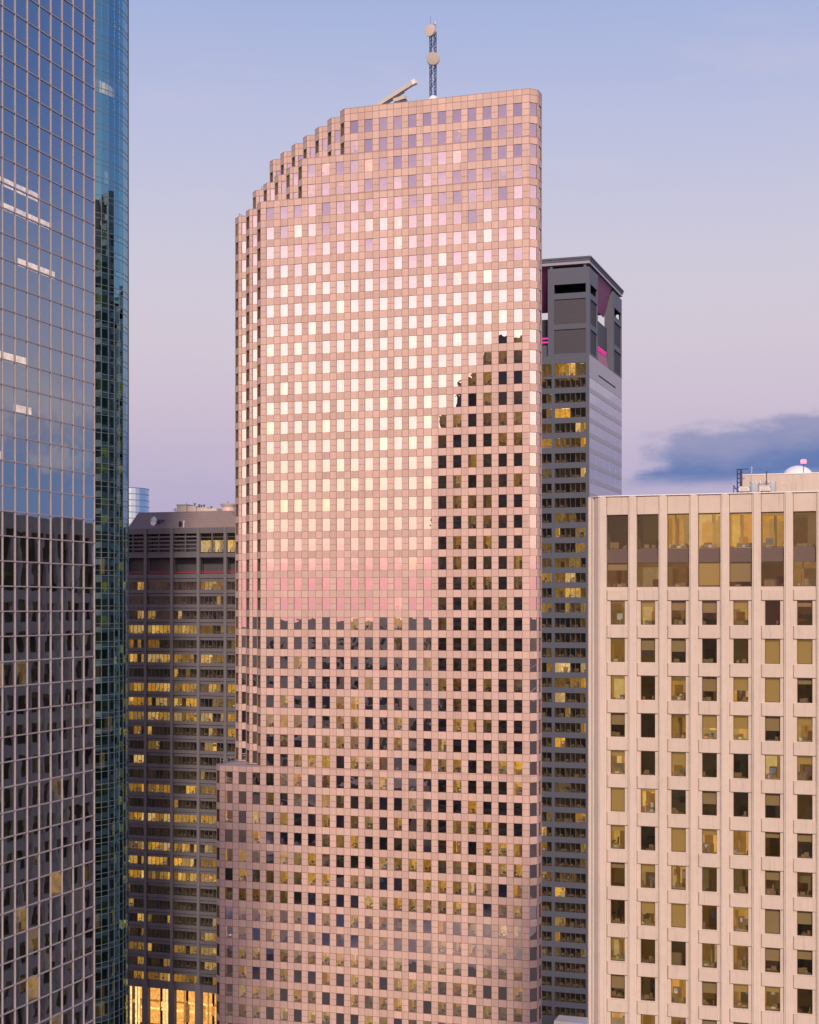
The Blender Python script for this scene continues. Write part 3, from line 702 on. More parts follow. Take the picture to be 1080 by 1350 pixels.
# mansard roof
zs1 = at(240, 674.5, DY+8).z; xa, xb = DX0+1.0, onY(318, DY)[0]
xt0 = onY(183, DY+8)[0]; xt1 = onY(303, DY+8)[0]
b = MB(); b.box(DX0, DX0+DL-.4, DY+.9, DY+39.6, zpar-.5, zpar-.02)
B0 = [(xa, DY+1.2, zpar), (xb, DY+1.2, zpar), (xb, DY+36, zpar), (xa, DY+36, zpar)]
B1 = [(xt0, DY+8, zs1), (xt1, DY+8, zs1), (xt1, DY+30, zs1), (xt0, DY+30, zs1)]
b.ring(B0, B1); b.poly(B1); b.build('roof', M_mansard, D)
b = MB()
for i in range(7):
    f_ = (i+.5)/7; y_ = DY+1.2+6.8*f_; z_ = zpar+(zs1-zpar)*f_; x0_ = xa+(xt0-xa)*f_; x1_ = xb+(xt1-xb)*f_
    b.box(x0_, x1_, y_-.07, y_+.05, z_-.0, z_+.07)
b.build('roof_seam', M_mansard, D)
# dish on the slope
c_ = at(203, 687.3, DY+2.6)
SDH = thing('satellite_dish', 'white satellite dish standing on the brown sloped roof of the dark block', 'satellite dish', (c_.x+.3, DY+2.6, zpar+1.2))
b = MB(); b.smooth = True; dv = Vector((-.45, -1, .12)).normalized()
b.lathe(c_, dv, [(.1, -.45), (.6, -.33), (1.05, -.1), (1.3, .14), (1.27, .15), (1.0, -.03), (.55, -.24), (.05, -.34)], 28); b.build('reflector', plain('bright white dish', (.9,.89,.9), .5, var=.04), SDH)
b = MB(); b.tube(c_-dv*.4, (c_.x+1.2, DY+3.4, c_.z-.2), .35, 10); b.box(c_.x+1.0, c_.x+2.1, DY+3.2, DY+4.4, c_.z-.9, c_.z+.5); b.build('mount', M_darkmetal, SDH)
b = MB(); b.tube((c_.x+.6, DY+3.0, zpar+.5), (c_.x+.6, DY+3.0, c_.z), .14, 8); b.build('mast', M_grey, SDH)
b = MB(); b.tube(c_-dv*.2, c_+dv*.8, .05, 6); b.tube(c_+dv*.75, c_+dv*.95, .12, 8); b.build('feed_horn', M_grey, SDH)
b = MB(); c_ = at(237.5, 691, DY+1.9); b.box(c_.x-.25, c_.x+.35, DY+1.6, DY+2.2, zpar+.1, c_.z+.7); b.tube((c_.x-.1, DY+1.9, zpar), (c_.x-.1, DY+1.9, zpar+.4), .2)
tag(b.build('vent_box', M_black, bevel=.04), 'small dark vent box at the foot of the brown roof slope', 'vent')
b = MB(); c_ = at(243, 690, DY+1.9); b.tube((c_.x, DY+1.7, zpar), (c_.x, DY+1.7, c_.z+.5), .16, 8); b.tube((c_.x, DY+1.7, c_.z+.5), (c_.x, DY+1.7, c_.z+.7), .26, 8)
tag(b.build('vent_pipe', M_white), 'short white vent pipe beside the dark vent box on the sloped roof', 'vent pipe')
# plant on top of the slope
hy = DY+16; zt_ = zs1
hx = lambda px: onY(px, hy)[0]
hz = lambda py: at(260, py, hy).z
P1 = thing('air_handler', 'pale air handling unit, leftmost box on top of the dark block roof', 'rooftop unit', (hx(243), hy, zt_))
b = MB(); b.box(hx(237.5), hx(250), hy-2, hy+2, zt_, hz(666)); b.build('casing', M_beige, P1, bevel=.06)
b = MB(); b.box(hx(237), hx(250.5), hy-2.2, hy+2.2, hz(666), hz(665)); b.tube((hx(249), hy-1.5, hz(666)), (hx(249), hy-1.5, hz(662.8)), .12); b.build('lid', M_grey, P1)
P2 = thing('duct_bank', 'long low run of pale ducts and vents on top of the dark block roof', 'rooftop unit', (hx(265), hy, zt_))
b = MB(); b.box(hx(250.6), hx(262), hy-1.6, hy+2, zt_, hz(667.5)); b.box(hx(262.4), hx(276), hy-1.3, hy+1.6, zt_, hz(669.5)); b.box(hx(276.5), hx(289), hy-1.5, hy+1.6, zt_, hz(671.2)); b.build('casing', M_beige, P2, bevel=.08)
b = MB()
for px, t_ in ((259, 664.5), (265, 666), (268, 667), (271.5, 666.5), (281, 669)): b.tube((hx(px), hy-1, zt_), (hx(px), hy-1, hz(t_)), .22, 8); b.tube((hx(px), hy-1, hz(t_)), (hx(px), hy-1, hz(t_-.6)), .4, 8)
b.build('vent', M_darkmetal, P2)
P3 = thing('cooling_tower', 'round pale cooling tower with flared rim beside the pink tower', 'cooling tower', (hx(300), hy, zt_))
b = MB(); b.lathe((hx(301.5), hy, zt_), (0,0,1), [(1.9, 0), (1.75, hz(670)-zt_), (2.2, hz(666.6)-zt_), (2.3, hz(665.6)-zt_), (2.1, hz(665.7)-zt_)], 24); b.build('drum', M_beige, P3)
b = MB(); b.tube((hx(303), hy-1, zt_), (hx(303), hy-1, hz(662)), .08); b.build('rod', M_darkmetal, P3)
b = MB(); c_ = at(300, 672.3, hy-3); b.smooth = True; b.dome((c_.x, hy-3, c_.z-.15), .28, .5, 10, 4); b.tube((c_.x, hy-3, zt_), (c_.x, hy-3, c_.z-.14), .12)
tag(b.build('beacon_light', M_red), 'small red beacon in front of the cooling tower on the dark block', 'beacon')
b = MB(); c_ = at(231.5, 671, hy); b.tube((c_.x, hy, zt_), (c_.x, hy, c_.z+.2), .06); b.tube((c_.x-.8, hy, c_.z), (c_.x+.8, hy, c_.z), .07); b.tube((c_.x-.6, hy, c_.z-.4), (c_.x+.6, hy, c_.z-.4), .07)
tag(b.build('aerial', M_steel), 'small cross-armed aerial left of the air handling unit', 'aerial')

# ================================================================ far round glass building
fy = 830.0; fx, fd = onY(185.6, fy); FR = 19.0; fc = (fx-FR, fy+6)
FB = thing('far_round_tower', 'small pale blue round tower far off, just above the dark block', 'skyscraper', (fc[0], fc[1], 0))
ft = at(180, 643, fy).z; b = MB(); n_ = 40
b.smooth = False
A_ = [(fc[0]+FR*cos(2*pi*i/n_), fc[1]+FR*sin(2*pi*i/n_), 0) for i in range(n_)]
b.ring(A_, [(p_[0], p_[1], ft) for p_ in A_]); b.poly([(p_[0], p_[1], ft) for p_ in A_])
M_farglass = glass('pale blue glass', (.55, .72, .92), (.85, .9, 1), (.2, .25, .3), base=.8); b.build('glass_wall', M_farglass, FB)
b = MB(); z_ = ft
while z_ > 2:
    b.ring([(fc[0]+(FR+.12)*cos(2*pi*i/n_), fc[1]+(FR+.12)*sin(2*pi*i/n_), z_-.45) for i in range(n_)], [(fc[0]+(FR+.12)*cos(2*pi*i/n_), fc[1]+(FR+.12)*sin(2*pi*i/n_), z_) for i in range(n_)]); z_ -= 3.7
b.build('floor_band', M_tealmull, FB)
b = MB(); b.smooth = False; b.tube((fc[0], fc[1], 0), (fc[0], fc[1], ft-.2), FR-.5, 24); b.build('core', M_grey, FB)

# ================================================================ slate tower behind, right of the pink tower
SY = 389.4; SX = onY(777, SY)[0]
def sz(py): return at(765, py, SY).z
ST = thing('slate_tower', 'slate grey tower with open lantern crown and magenta neon behind the pink tower', 'skyscraper', (SX-22, SY+22, 0))
sb = [onY(p_, SY)[0]-SX for p_ in (731.5, 772.3)]             # one bay
BW = sb[1]-sb[0]; BM = onY(772.3, SY)[0]-onY(727.4, SY)[0]; SN = 5
SL = -sb[0]+BM*(SN-1)+1.0
o = (SX-SL, SY); U = (1, 0); N = (0, -1)
zc0 = sz(467.5); SRW = [(sz(478)-PF*k*.998-2.4, sz(478)-PF*k*.998) for k in range(44)]
SRW[0] = (SRW[0][0]-.85, SRW[0][1]); SRW = [r for r in SRW if r[0] > 8]
bays = [(SL+sb[0]-BM*j, SL+sb[1]-BM*j) for j in range(SN)]; bays.sort()
wmb = MB(); wall_grid(wmb, o, U, N, SL, 0, zc0, bays, SRW, .3)
panes = []; rooms = MB(); rs = random.Random(9); mulm = MB()
for (a, b_) in bays:
    for k, (c, d) in enumerate(SRW):
        pts = pane(o, U, N, a, b_, c, d, -.28); panes.append((pts, visible_size(pts) if project(pts[1])[0] > 718 else 0))
        npn = 6; w = (b_-a)/npn; i = 0
        for j in range(1, npn): mulm.fbox(o, U, N, a+j*w-.05, a+j*w+.05, -.27, -.2, c, d)
        p_ = .95 if k == 0 else (.5 if k < 16 else (.42 if k < len(SRW)-4 else 0.0))
        if k and (k == 1 or (k*5) % 9 in (0, 4)): p_ *= .15
        if (k*5) % 9 in (2, 7): p_ = min(1, p_*1.6)
        while i < npn:
            s_ = min(npn-i, rs.choice((1, 2, 2, 3))); lit = rs.choice((.2, .35, .6, .9, 1.3)) if rs.random() < p_ else rs.choice((0, .02, .03))
            room(rooms, o, U, N, a+i*w+.03, a+(i+s_)*w-.03, c-.5, d+.3, 4.5, lit, -.34); i += s_
wmb.build('front_wall', M_slate, ST); put_panes(ST, panes, M_darkglass); mulm.build('mullions', M_darkmetal, ST); rooms.build('interior', M_room, ST, kind='stuff')
# right side: flush silvered glass bands
SD_ = 45.5; o2 = (SX, SY); U2 = (0, 1); N2 = (1, 0); w2 = MB(); g2 = MB()
side = [(z0-.1, z1+.15) for z0, z1 in SRW[1:]]
hu = [(.5+ (SD_-1)*i/5+.06, .5+(SD_-1)*(i+1)/5-.06) for i in range(5)]
wall_grid(w2, o2, U2, N2, SD_, 0, zc0, hu, side, .08)
for (a, b_) in hu:
    for (c, d) in side: g2.quad(*pane(o2, U2, N2, a, b_, c, d, -.06, rs.gauss(0, .001), rs.gauss(0, .0015)))
w2.build('side_wall', M_slateside, ST); g2.build('side_windows', M_sideglass, ST, kind='stuff')
b = MB(); b.fbox(o2, U2, N2, 12, 36, -.02, .04, zc0-4.0, zc0-3.6); b.build('side_slot', M_black, ST)
b = MB(); b.box(SX-SL, SX-.3, SY+SD_-.4, SY+SD_, 0, zc0); b.box(SX-SL, SX-SL+.3, SY+.3, SY+SD_-.4, 0, zc0)
b.box(SX-SL+.3, SX-.3, SY+.9, SY+SD_-.4, zc0-.6, zc0-.3)
b.build('rear_wall', M_slate, ST)
# crown: corner pylons, roof slab, raking soffit, neon
zroof0, zroof1 = sz(346.5), sz(338.5); zpy = sz(352)
pw = SX-onY(722.4, SY)[0]; pd = onX(788.3, SX)[0]-SY; py2 = onX(808.5, SX)[0]-SY
def pylon(x0, x1, y0, y1, fronts):
    """hollow corner pylon with louvre panels, a slot window and a frame"""
    mb = MB(); lv = MB(); th = .5
    levels = [(sz(385.5), sz(373.5), 'slot'), (sz(426), sz(393), 'panel'), (sz(465), sz(433), 'panel')]
    for (p0, p1, kind_) in fronts:
        U_, N_, L_ = frame_of(p0, p1); m0 = 1.7 if L_ > 8 else .8; m1 = L_-(.9 if L_ > 8 else .8)
        wall_grid(mb, p0, U_, N_, L_, zc0, zpy, [(m0, m1)], [(a, b_) for a, b_, _ in levels], .35)
        for a, b_, kd in levels:
            if kd == 'panel':
                lv.quad(*pane(p0, U_, N_, m0, m1, a, b_, -.30))
                for i in range(14): zz = a+(b_-a)*(i+.5)/14; lv.fbox(p0, U_, N_, m0, m1, -.3, -.24, zz-.05, zz+.05)
            else: lv.fbox(p0, U_, N_, m0, m1, -.33, -.28, a, a+.12)
    mb.quad((x0,y0,zpy), (x1,y0,zpy), (x1,y1,zpy), (x0,y1,zpy))
    return mb, lv
def pylon_at(x0, x1, y0, y1):
    if y0 > SY+1:
        mb, lv = pylon(x0, x1, y0, y1, [((x1,y0),(x1,y1),0), ((x1,y1),(x0,y1),0), ((x0,y1),(x0,y0),0)])
        mb.quad((x0,y0,zc0), (x1,y0,zc0), (x1,y0,zpy), (x0,y0,zpy)); return mb, lv
    return pylon(x0, x1, y0, y1, [((x0,y0),(x1,y0),0), ((x1,y0),(x1,y1),0), ((x1,y1),(x0,y1),0), ((x0,y1),(x0,y0),0)])
xf = onY(797, SY+py2)[0]
for (x0, x1, y0, y1) in ((SX-pw, SX, SY, SY+pd), (xf, SX, SY+py2, SY+SD_), (SX-SL, SX-SL+pw, SY, SY+pd), (SX-SL, SX-SL+pw, SY+py2, SY+SD_)):
    mb, lv = pylon_at(x0, x1, y0, y1); o_ = mb.build('crown_pylon', M_slate, ST); lv.build('louvre_panel', M_louvre, o_)
b = MB(); b.box(SX-SL-.35, SX+.35, SY-.35, SY+SD_+.35, zroof0+.55, zroof1-.5); b.box(SX-SL-.55, SX+.55, SY-.55, SY+SD_+.55, zroof1-.45, zroof1)
b.build('roof_slab', M_slate, ST, bevel=.06)
b = MB(); b.box(SX-SL-.15, SX+.15, SY-.15, SY+SD_+.15, zroof0-.25, zroof0+.5); b.build('roof_fascia', M_slateside, ST)
b = MB()
for x in (SX-pw+.8, SX-1.2, SX-SL+1.2, SX-SL+pw-.8):
    for y in (SY+.6, SY+SD_-.6): b.box(x-.35, x+.35, y-.3, y+.3, zpy, zroof0-.25)
b.build('roof_post', M_slate, ST)
b = MB()    # raking soffit and inner plant room between the pylons
ya, yb_ = SY+pd+.3, SY+py2-.3; xm0, xm1 = SX-SL*.62, SX-SL*.38
zt_ = zroof0-.4; zlo = zt_-9.5
b.quad((SX-.4, ya, zt_), (SX-.4, yb_, zt_), (xf-.1, yb_, zt_-8), (xf-.1, ya, zt_-8)); b.quad((xf-.2, ya, zt_-8), (xf-.2, yb_, zt_-8), (xf-.2, yb_, zt_), (xf-.2, ya, zt_))
b.quad((SX-SL+pw+.2, SY+.5, zt_), (SX-pw-.2, SY+.5, zt_), (SX-pw-.2, SY+pd+2, zlo), (SX-SL+pw+.2, SY+pd+2, zlo))
b.build('raking_soffit', M_plum, ST)
b = MB(); b.box(SX-SL+pw*.6, SX-1.6, SY+pd+2, SY+py2-1, zc0-.3, atX(793, 427, SX-1.6).z); b.box(xf-8, xf-.15, yb_-.9, yb_-.4, at(797, 416, SY+py2).z, zpy); b.build('plant_room_and_dark_sheet', M_louvre, ST)  # second box: added dark sheet standing in for the shaded void
b = MB(); zz = sz(441.5)
b.tube((SX-SL+pw, SY+2.5, zz), (SX-pw+.4, SY+2.5, zz), .22, 8); b.tube((SX-SL+pw, SY+2.5, zz-1.0), (SX-pw+.4, SY+2.5, zz-1.0), .22, 8)
p0_ = atX(788, 457, SX-.8); p1_ = atX(799, 465.5, SX-.8)
b.tube(p0_, p1_, .17, 8); b.tube(p0_-Vector((0,0,.7)), p1_-Vector((0,0,.7)), .13, 8)
b.build('neon_strip', M_magenta, ST)
b = MB(); b.poly([(SX-.95, p0_.y, zc0), (SX-.95, SY+py2-.8, zc0), tuple(p1_+Vector((-.15,0,.1))), tuple(p0_+Vector((-.15,0,.1)))]); b.build('neon_parapet', M_pinkwash, ST)
b = MB(); b.box(SX-SL+pw, SX-pw+.3, SY+2.9, SY+3.4, zc0-.2, zz-1.8); b.build('screen_wall', M_slate, ST)
b = MB(); q0 = at(734, 1342, SY-3); b.box(q0.x, SX+3, SY-6, SY-.02, q0.z-1.2, q0.z); b.build('canopy', M_white, ST, bevel=.08)

# ================================================================ cream precast building, front right  (and its twin off to the right, mirrored in the glass tower)
def pier_block(root, o, U, N, ncol, m, x_first, L, zpar, top_rows, rows, wtop, ww, sc, room_p, glassmat, parts=True, seed=1, rdepth=5.5):
    """precast facade: proud piers, rounded spandrels, deep square windows; top storeys glazed between the piers"""
    rn = random.Random(seed)
    wall, pier, span, br = MB(), MB(), MB(), MB(); rooms = MB(); wins = []
    cx = [x_first+m*i for i in range(ncol)]
    hu = [(c-ww/2, c+ww/2) for c in cx]; ho = [(c-wtop/2, c+wtop/2) for c in cx]
    zt0 = min(a for a, b in top_rows)-.25*sc
    wall_grid(wall, o, U, N, L, 0, zt0, hu, rows, .28*sc, -.30*sc)
    wall_grid(wall, o, U, N, L, zt0, zpar, ho, [(top_rows[-1][0], top_rows[0][1])], .30*sc, -.30*sc)
    pe = [c-m/2 for c in cx]+[cx[-1]+m/2]; pw_ = m-wtop
    for c in pe:
        pier.fbox(o, U, N, c-pw_/2, c+pw_/2, -.30*sc, -.04*sc, 0, zpar-.005, bev=.03*sc)
        pier.fbox(o, U, N, c-pw_*.34, c+pw_*.34, -.04*sc, .06*sc, 0, zpar-.012, bev=.03*sc)
    gaps = [(rows[0][1], zt0+.0)]+[(rows[k+1][1], rows[k][0]) for k in range(len(rows)-1)]
    for c in cx:
        u0, u1 = c-wtop/2+.02, c+wtop/2-.02
        for (a, b) in gaps: span.fbox(o, U, N, u0, u1, -.30*sc, -.12*sc, a+.07*sc, b-.07*sc, bev=.10*sc)
        span.fbox(o, U, N, u0, u1, -.30*sc, -.10*sc, top_rows[0][1]+.05*sc, zpar-.02, bev=.06*sc)
        for (a0, b0), (a1, b1) in zip(top_rows, top_rows[1:]): br.fbox(o, U, N, c-wtop/2, c+wtop/2, -.58*sc, -.44*sc, b1+.04, a0-.04)
    for i, c in enumerate(cx):
        for k, (a, b) in enumerate(list(top_rows)+list(rows)):
            isT = k < len(top_rows); w = wtop if isT else ww
            u0, u1 = c-w/2, c+w/2; n0 = -.56*sc
            lit = room_p(i, k, rn); depth = rdepth*sc
            m_ = m/2-.05
            room(rooms, o, U, N, c-m_, c+m_, a-.75*sc, b+(.25*sc if not isT or k else .5*sc), depth, lit, -.75*sc, rich=rdepth > 2)
            wins.append((i, k, u0, u1, a, b, n0, isT, lit))
    wall.build('wall', M_cream, root); pier.build('pier', M_creampier, root); span.build('spandrel', M_cream, root)
    if br.f: br.build('bronze_panel', M_bronze, root)
    def corner(u0, u1, a, b): return pane(o, U, N, u0, u1, a, b, -.55*sc)
    wins.sort(key=lambda w: -visible_size(corner(*w[2:6])))
    gl_rest, fr_rest, bl_rest = MB(), MB(), MB()
    for r, (i, k, u0, u1, a, b, n0, isT, lit) in enumerate(wins):
        solo = parts and r < 100
        gm = MB() if solo else gl_rest; fm = MB() if solo else fr_rest; bm = MB() if solo else bl_rest
        gm.quad(*pane(o, U, N, u0, u1, a, b, n0, rn.gauss(0, .001), rn.gauss(0, .001)))
        f_ = .05*sc
        fm.fbox(o, U, N, u0, u0+f_, n0, n0+.05, a, b); fm.fbox(o, U, N, u1-f_, u1, n0, n0+.05, a, b)
        fm.fbox(o, U, N, u0+f_, u1-f_, n0, n0+.05, b-f_, b); fm.fbox(o, U, N, u0+f_, u1-f_, n0, n0+.05, a, a+f_)
        nb_ = len(bm.f)
        q = rn.random()
        if (not isT and q < .58) or (isT and k and q < .4):
            drop = rn.choice((1.0, .55, .35, .5, .4, .25, .6)) if not isT else rn.choice((.3, .8, .95))
            zb_ = b-(b-a)*drop; bm.fbox(o, U, N, u0+.02, u1-.02, n0-.12*sc, n0-.09*sc, zb_+.01, b-.01)
        if solo:
            w_ = gm.build('window', glassmat, root); fm.build('frame', M_frame, w_)
            if len(bm.f) > nb_: bm.build('blind', M_blind2 if lit > .25 else M_blind, w_)
    if gl_rest.f: gl_rest.build('windows', glassmat, root, kind='stuff'); fr_rest.build('window_frames', M_frame, root, kind='stuff')
    if bl_rest.f: bl_rest.build('blinds', M_blind, root, kind='stuff')
    rooms.build('interior', M_room2, root, kind='stuff')
M_blind2, t_, out_ = newmat('blinds with painted backlight')          # drawn blinds; light from the room behind painted as emission
p_ = t_.add('ShaderNodeBsdfPrincipled'); p_.inputs['Base Color'].default_value = (.24,.20,.13,1); p_.inputs['Roughness'].default_value = .8
p_.inputs['Emission Color'].default_value = (1.0,.66,.20,1); p_.inputs['Emission Strength'].default_value = .17
t_.l.new(p_.outputs[0], out_.inputs[0]); M_blind2.cycles.emission_sampling = 'NONE'

CY = 157.8; CM = 3.1565; CF = 3.9
C_ = thing('cream_office_block', 'cream precast office block with tall piers and deep bronze windows, front right', 'office block', (-18, CY, 0))
CX0 = onY(789, CY)[0]; zpar = ZC+11.5
top_rows = [(ZC+6.05, ZC+9.55), (ZC+2.06, ZC+4.55)]
crow = [(ZC+.62-CF*k-2.48, ZC+.62-CF*k) for k in range(30) if ZC+.62-CF*k-2.48 > 2]
def cream_p(i, k, rn):
    if k == 0: return (.03, .06, .8, 1.05, 1.1, .75, .25, .6, .5, .2, .2)[i % 11]
    if k == 1: return (.2, .3, .25, .3, .12, .08, .35, .2, .3, .2, .2)[i % 11]
    return rn.uniform(.4, 1.15) if rn.random() < .55 else rn.choice((.02, .05, .10, .18))
pier_block(C_, (CX0, CY), (1, 0), (0, -1), 11, CM, -29.854-CX0, 11*CM+.9, zpar, top_rows, crow, 2.28, 1.5, 1.0, cream_p, M_creamglass, True, 4)
CXR = CX0+11*CM+.9; CD = 27.0
b = MB()      # rounded left corner, side, rear
o = (CX0, CY); c1 = (CX0-1.25, CY+1.2)
U_, N_, L_ = frame_of(c1, o)
b.fbox(c1, U_, N_, 0, L_*.42, -.5, .0, 0, zpar-.01, bev=.05); b.fbox(c1, U_, N_, L_*.42, L_*.58, -.5, -.14, 0, zpar-.02); b.fbox(c1, U_, N_, L_*.58, L_, -.5, -.05, 0, zpar-.015, bev=.04)
b.box(c1[0]+.3, CXR, CY+CD-.3, CY+CD, 0, zpar-.03); b.box(CXR-.3, CXR, CY+.4, CY+CD-.3, 0, zpar-.03)
b.build('corner_wall', M_creampier, C_)
def side_p(i, k, rn): return rn.uniform(.3, .7) if k > 6 and rn.random() < .10 else 0.0
SN_ = 8; pier_block(C_, (c1[0], CY+1.3+SN_*CM), (0, -1), (-1, 0), SN_, CM, CM/2, SN_*CM, zpar-.03, top_rows, crow, 2.28, 1.5, 1.0, side_p, M_darkglass, False, 8, .9)
b = MB(); b.poly([(CX0-.02, CY-.06, zpar), (CXR, CY-.06, zpar), (CXR, CY+.6, zpar), (CX0-.02, CY+.6, zpar)])
b = MB(); b.box(CX0, CXR+.05, CY-.08, CY+.5, zpar, zpar+.09); b.build('coping', M_white, C_); b = MB()
b.fbox(c1, U_, N_, -.02, L_-.05, -.5, .05, zpar, zpar+.085); b.build('coping', M_white, C_); b = MB(); b.box(c1[0]-.04, c1[0]+.4, CY+1.6, CY+CD, zpar, zpar+.08); b.build('coping', M_white, C_)
b = MB(); b.box(c1[0]+.8, CXR-.3, CY+1.6, CY+CD-.3, zpar-1.0, zpar-.6); b.build('roof', M_roof, C_)
ZRF = zpar-.6; HY = CY+9.5
hx = lambda px, y=HY: onY(px, y)[0]
hz = lambda py, y=HY, px=1020: at(px, py, y).z
b = MB(); b.box(hx(979), hx(1180), HY, HY+13, ZRF, hz(625.6)); pent = b.build('penthouse', M_cream, C_, bevel=.05)
b = MB(); b.box(hx(978.6), hx(1181), HY-.06, HY+13.05, hz(625.6)+.003, hz(625.6)+.1); b.build('coping', M_white, pent)
zph = hz(625.6)+.1
b = MB(); x_ = hx(979)-.03; b.quad((x_, HY+6.2, ZRF+.6), (x_, HY+4.0, ZRF+.6), (x_, HY+4.0, zph-.5), (x_, HY+6.2, zph-.5)); b.build('lit_doorway', lamp('lit doorway', (1,.62,.16), 2.0), pent)
b = MB(); b.smooth = True; dc = at(1052, 620, HY+5); b.dome((dc.x, HY+5, zph), 1.62, at(1052, 613.8, HY+5).z-zph, 28, 8)
tag(b.build('radome', M_white), 'large white dome on the penthouse roof of the cream block', 'dome')
BC = thing('beacon_mast', 'thin pole with a glowing pink-red beacon in front of the white dome', 'beacon', (hx(1059.5), HY+.8, zph))
b = MB(); c_ = at(1059.5, 608.5, HY+.8); b.tube((c_.x, HY+.8, zph), (c_.x, HY+.8, c_.z-.2), .045); b.build('pole', M_darkmetal, BC)
b = MB(); b.smooth = True; b.lathe((c_.x, HY+.8, c_.z), (0,0,1), [(.1,-.22), (.28,-.2), (.34,0), (.28,.2), (.1,.25)], 14); b.build('beacon_lamp', M_red, BC)
for px, t0, b0, lb in ((991, 616, 640, 'thin bare pole with a pale tip on the cream roof, by the ladder cage'), (1010.8, 622.5, 640, 'short dark pole on the cream roof, nearest the white dome')):
    b = MB(); y_ = CY+6; b.tube((hx(px, y_), y_, ZRF), (hx(px, y_), y_, hz(t0, y_)), .06); b.tube((hx(px, y_), y_, hz(t0, y_)-.1), (hx(px, y_), y_, hz(t0, y_)+.12), .10)
    tag(b.build('pole', M_darkmetal if px > 1000 else M_grey), lb, 'pole', 'poles on the cream roof')
LC = thing('ladder_cage', 'dark steel ladder with safety cage at the left end of the penthouse', 'ladder', (hx(975), CY+8, ZRF))
b = MB(); y_ = CY+8; xl, xr = hx(971.8, y_), hx(977.6, y_); zt_ = hz(617.3, y_)
for x in (xl, xr, (xl+xr)/2+.1):
    for yy in (y_, y_+.6): b.tube((x, yy, ZRF), (x, yy, zt_), .04)
for i in range(9):
    z_ = ZRF+(zt_-ZRF)*i/8
    for (a, c) in (((xl,y_),(xr,y_)), ((xr,y_),(xr,y_+.6)), ((xl,y_+.6),(xr,y_+.6)), ((xl,y_),(xl,y_+.6))): b.tube((*a, z_), (*c, z_), .03)
b.tube((xl, y_, zt_), (hx(986.5, y_), y_, zt_), .05); b.build('cage', M_steel, LC)
b = MB(); b.tube((hx(967.5, y_), y_, hz(638.5, y_)), (xl, y_, hz(645, y_)), .05); b.tube((hx(967.5, y_), y_, ZRF), (hx(967.5, y_), y_, hz(638.5, y_)), .05); b.tube((hx(967.5, y_), y_, hz(643, y_)), (xl, y_, hz(643, y_)), .04); b.build('handrail', M_steel, LC)
def ac(px0, px1, lb):
    y_ = CY+4; R_ = thing('condenser_unit', lb, 'rooftop unit', (hx((px0+px1)/2, y_), y_, ZRF), 'condenser units on the cream roof')
    b = MB(); b.box(hx(px0, y_), hx(px1, y_), y_, y_+1.2, hz(646.8, y_), hz(640.8, y_)); b.build('casing', M_white, R_, bevel=.04)
    b = MB(); b.box(hx(px0, y_)-.05, hx(px1, y_)+.05, y_-.04, y_+1.25, hz(640.8, y_), hz(640.0, y_)); b.build('lid', M_beige, R_, bevel=.02)
    b = MB()
    for f_ in (.15, .85): x_ = hx(px0+(px1-px0)*f_, y_); b.box(x_-.07, x_+.07, y_+.2, y_+1, ZRF, hz(646.8, y_))
    b.build('leg', M_darkmetal, R_)
    b = MB()
    for i in range(6): z_ = hz(646.2-i*.8, y_); b.box(hx(px0+1, y_), hx(px1-1, y_), y_-.02, y_+.0, z_, z_+.03)
    b.build('grille', M_beige, R_)
ac(975, 987.5, 'white condenser unit on the cream roof, beside the ladder cage')
ac(1002, 1015, 'white condenser unit on the cream roof, between the two grey duct runs')
y_ = CY+6.5; DU = thing('roof_duct', 'grey blue metal ductwork running behind the white condenser units', 'duct', (hx(1005, y_), y_, ZRF))
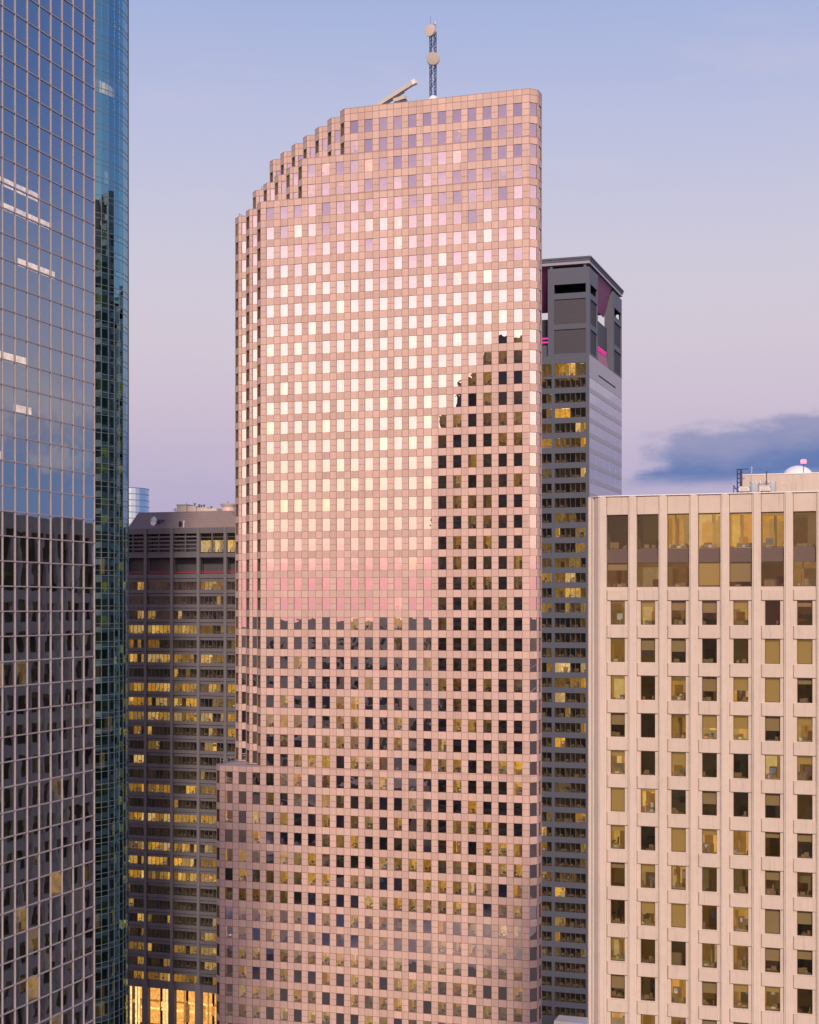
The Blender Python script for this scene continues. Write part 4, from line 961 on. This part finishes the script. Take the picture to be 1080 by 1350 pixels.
b = MB(); b.box(hx(989, y_), hx(1022, y_), y_, y_+.8, hz(637.5, y_), hz(634.3, y_)); b.box(hx(989, y_), hx(999.5, y_), y_-.3, y_+.9, ZRF, hz(637.5, y_)+.0); b.box(hx(1016, y_), hx(1022, y_), y_-.3, y_+.9, ZRF, hz(637.5, y_)); b.build('duct', M_grey, DU, bevel=.04)
b = MB()
for px in (993, 997, 1003, 1009, 1014, 1018): b.box(hx(px, y_)-.03, hx(px, y_)+.03, y_-.34, y_+.95, hz(637.6, y_), hz(634.2, y_)+.04)
b.build('flange', M_white, DU)
RL = thing('roof_railing', 'low bare steel guard rail on the cream roof below the dome', 'railing', (hx(1030, CY+3), CY+3, ZRF))
y_ = CY+3; rail('rail', [(hx(1021, y_), y_, ZRF), (hx(1037, y_), y_, ZRF)], hz(640, y_)-ZRF, RL, M_beige, .025, 1.0)
b = MB(); b.tube((hx(1037, y_), y_, hz(640, y_)), (hx(1041, y_), y_, hz(646.5, y_)), .03); b.build('brace', M_beige, RL)

# ---- tower behind the camera, mirrored as a dark silhouette in the pink tower
BY = -60.0; KF = (TY-BY+0.0)/TY+1.0
def bx(px): return onY(px, TY)[0]*KF
def bz(px, py): return ZC+(HOR-py)*onY(px, TY)[1]*KF/F
BT = thing('mirrored_tower', 'dark stepped tower behind the camera, mirrored as a silhouette in the pink tower windows', 'skyscraper', (bx(660), BY-20, 0))
b = MB(); xr_ = bx(760)
prof = [(574, 560), (581, 542), (597, 520), (603, 500), (620, 497), (627, 478), (634, 455), (644, 447), (652, 444.5), (690, 446), (705, 455), (760, 456)]
for (p0_, q0_), (p1_, q1_) in zip(prof, prof[1:]):
    ins = (q0_ < 500)*2
    b.box(bx(p0_), bx(p1_)-.02, BY-40+ins, BY-ins-.3*(p0_ % 3), 0, bz(p0_, q0_))
b.build('wall', M_darkconc, BT)
wm = MB()
for k in range(52):
    z_ = 6+3.9*k
    if z_ < bz(574, 565): wm.box(bx(576), xr_-2, BY+.02, BY+.08, z_, z_+2.0)
wm.build('window_band', M_darkglass, BT)
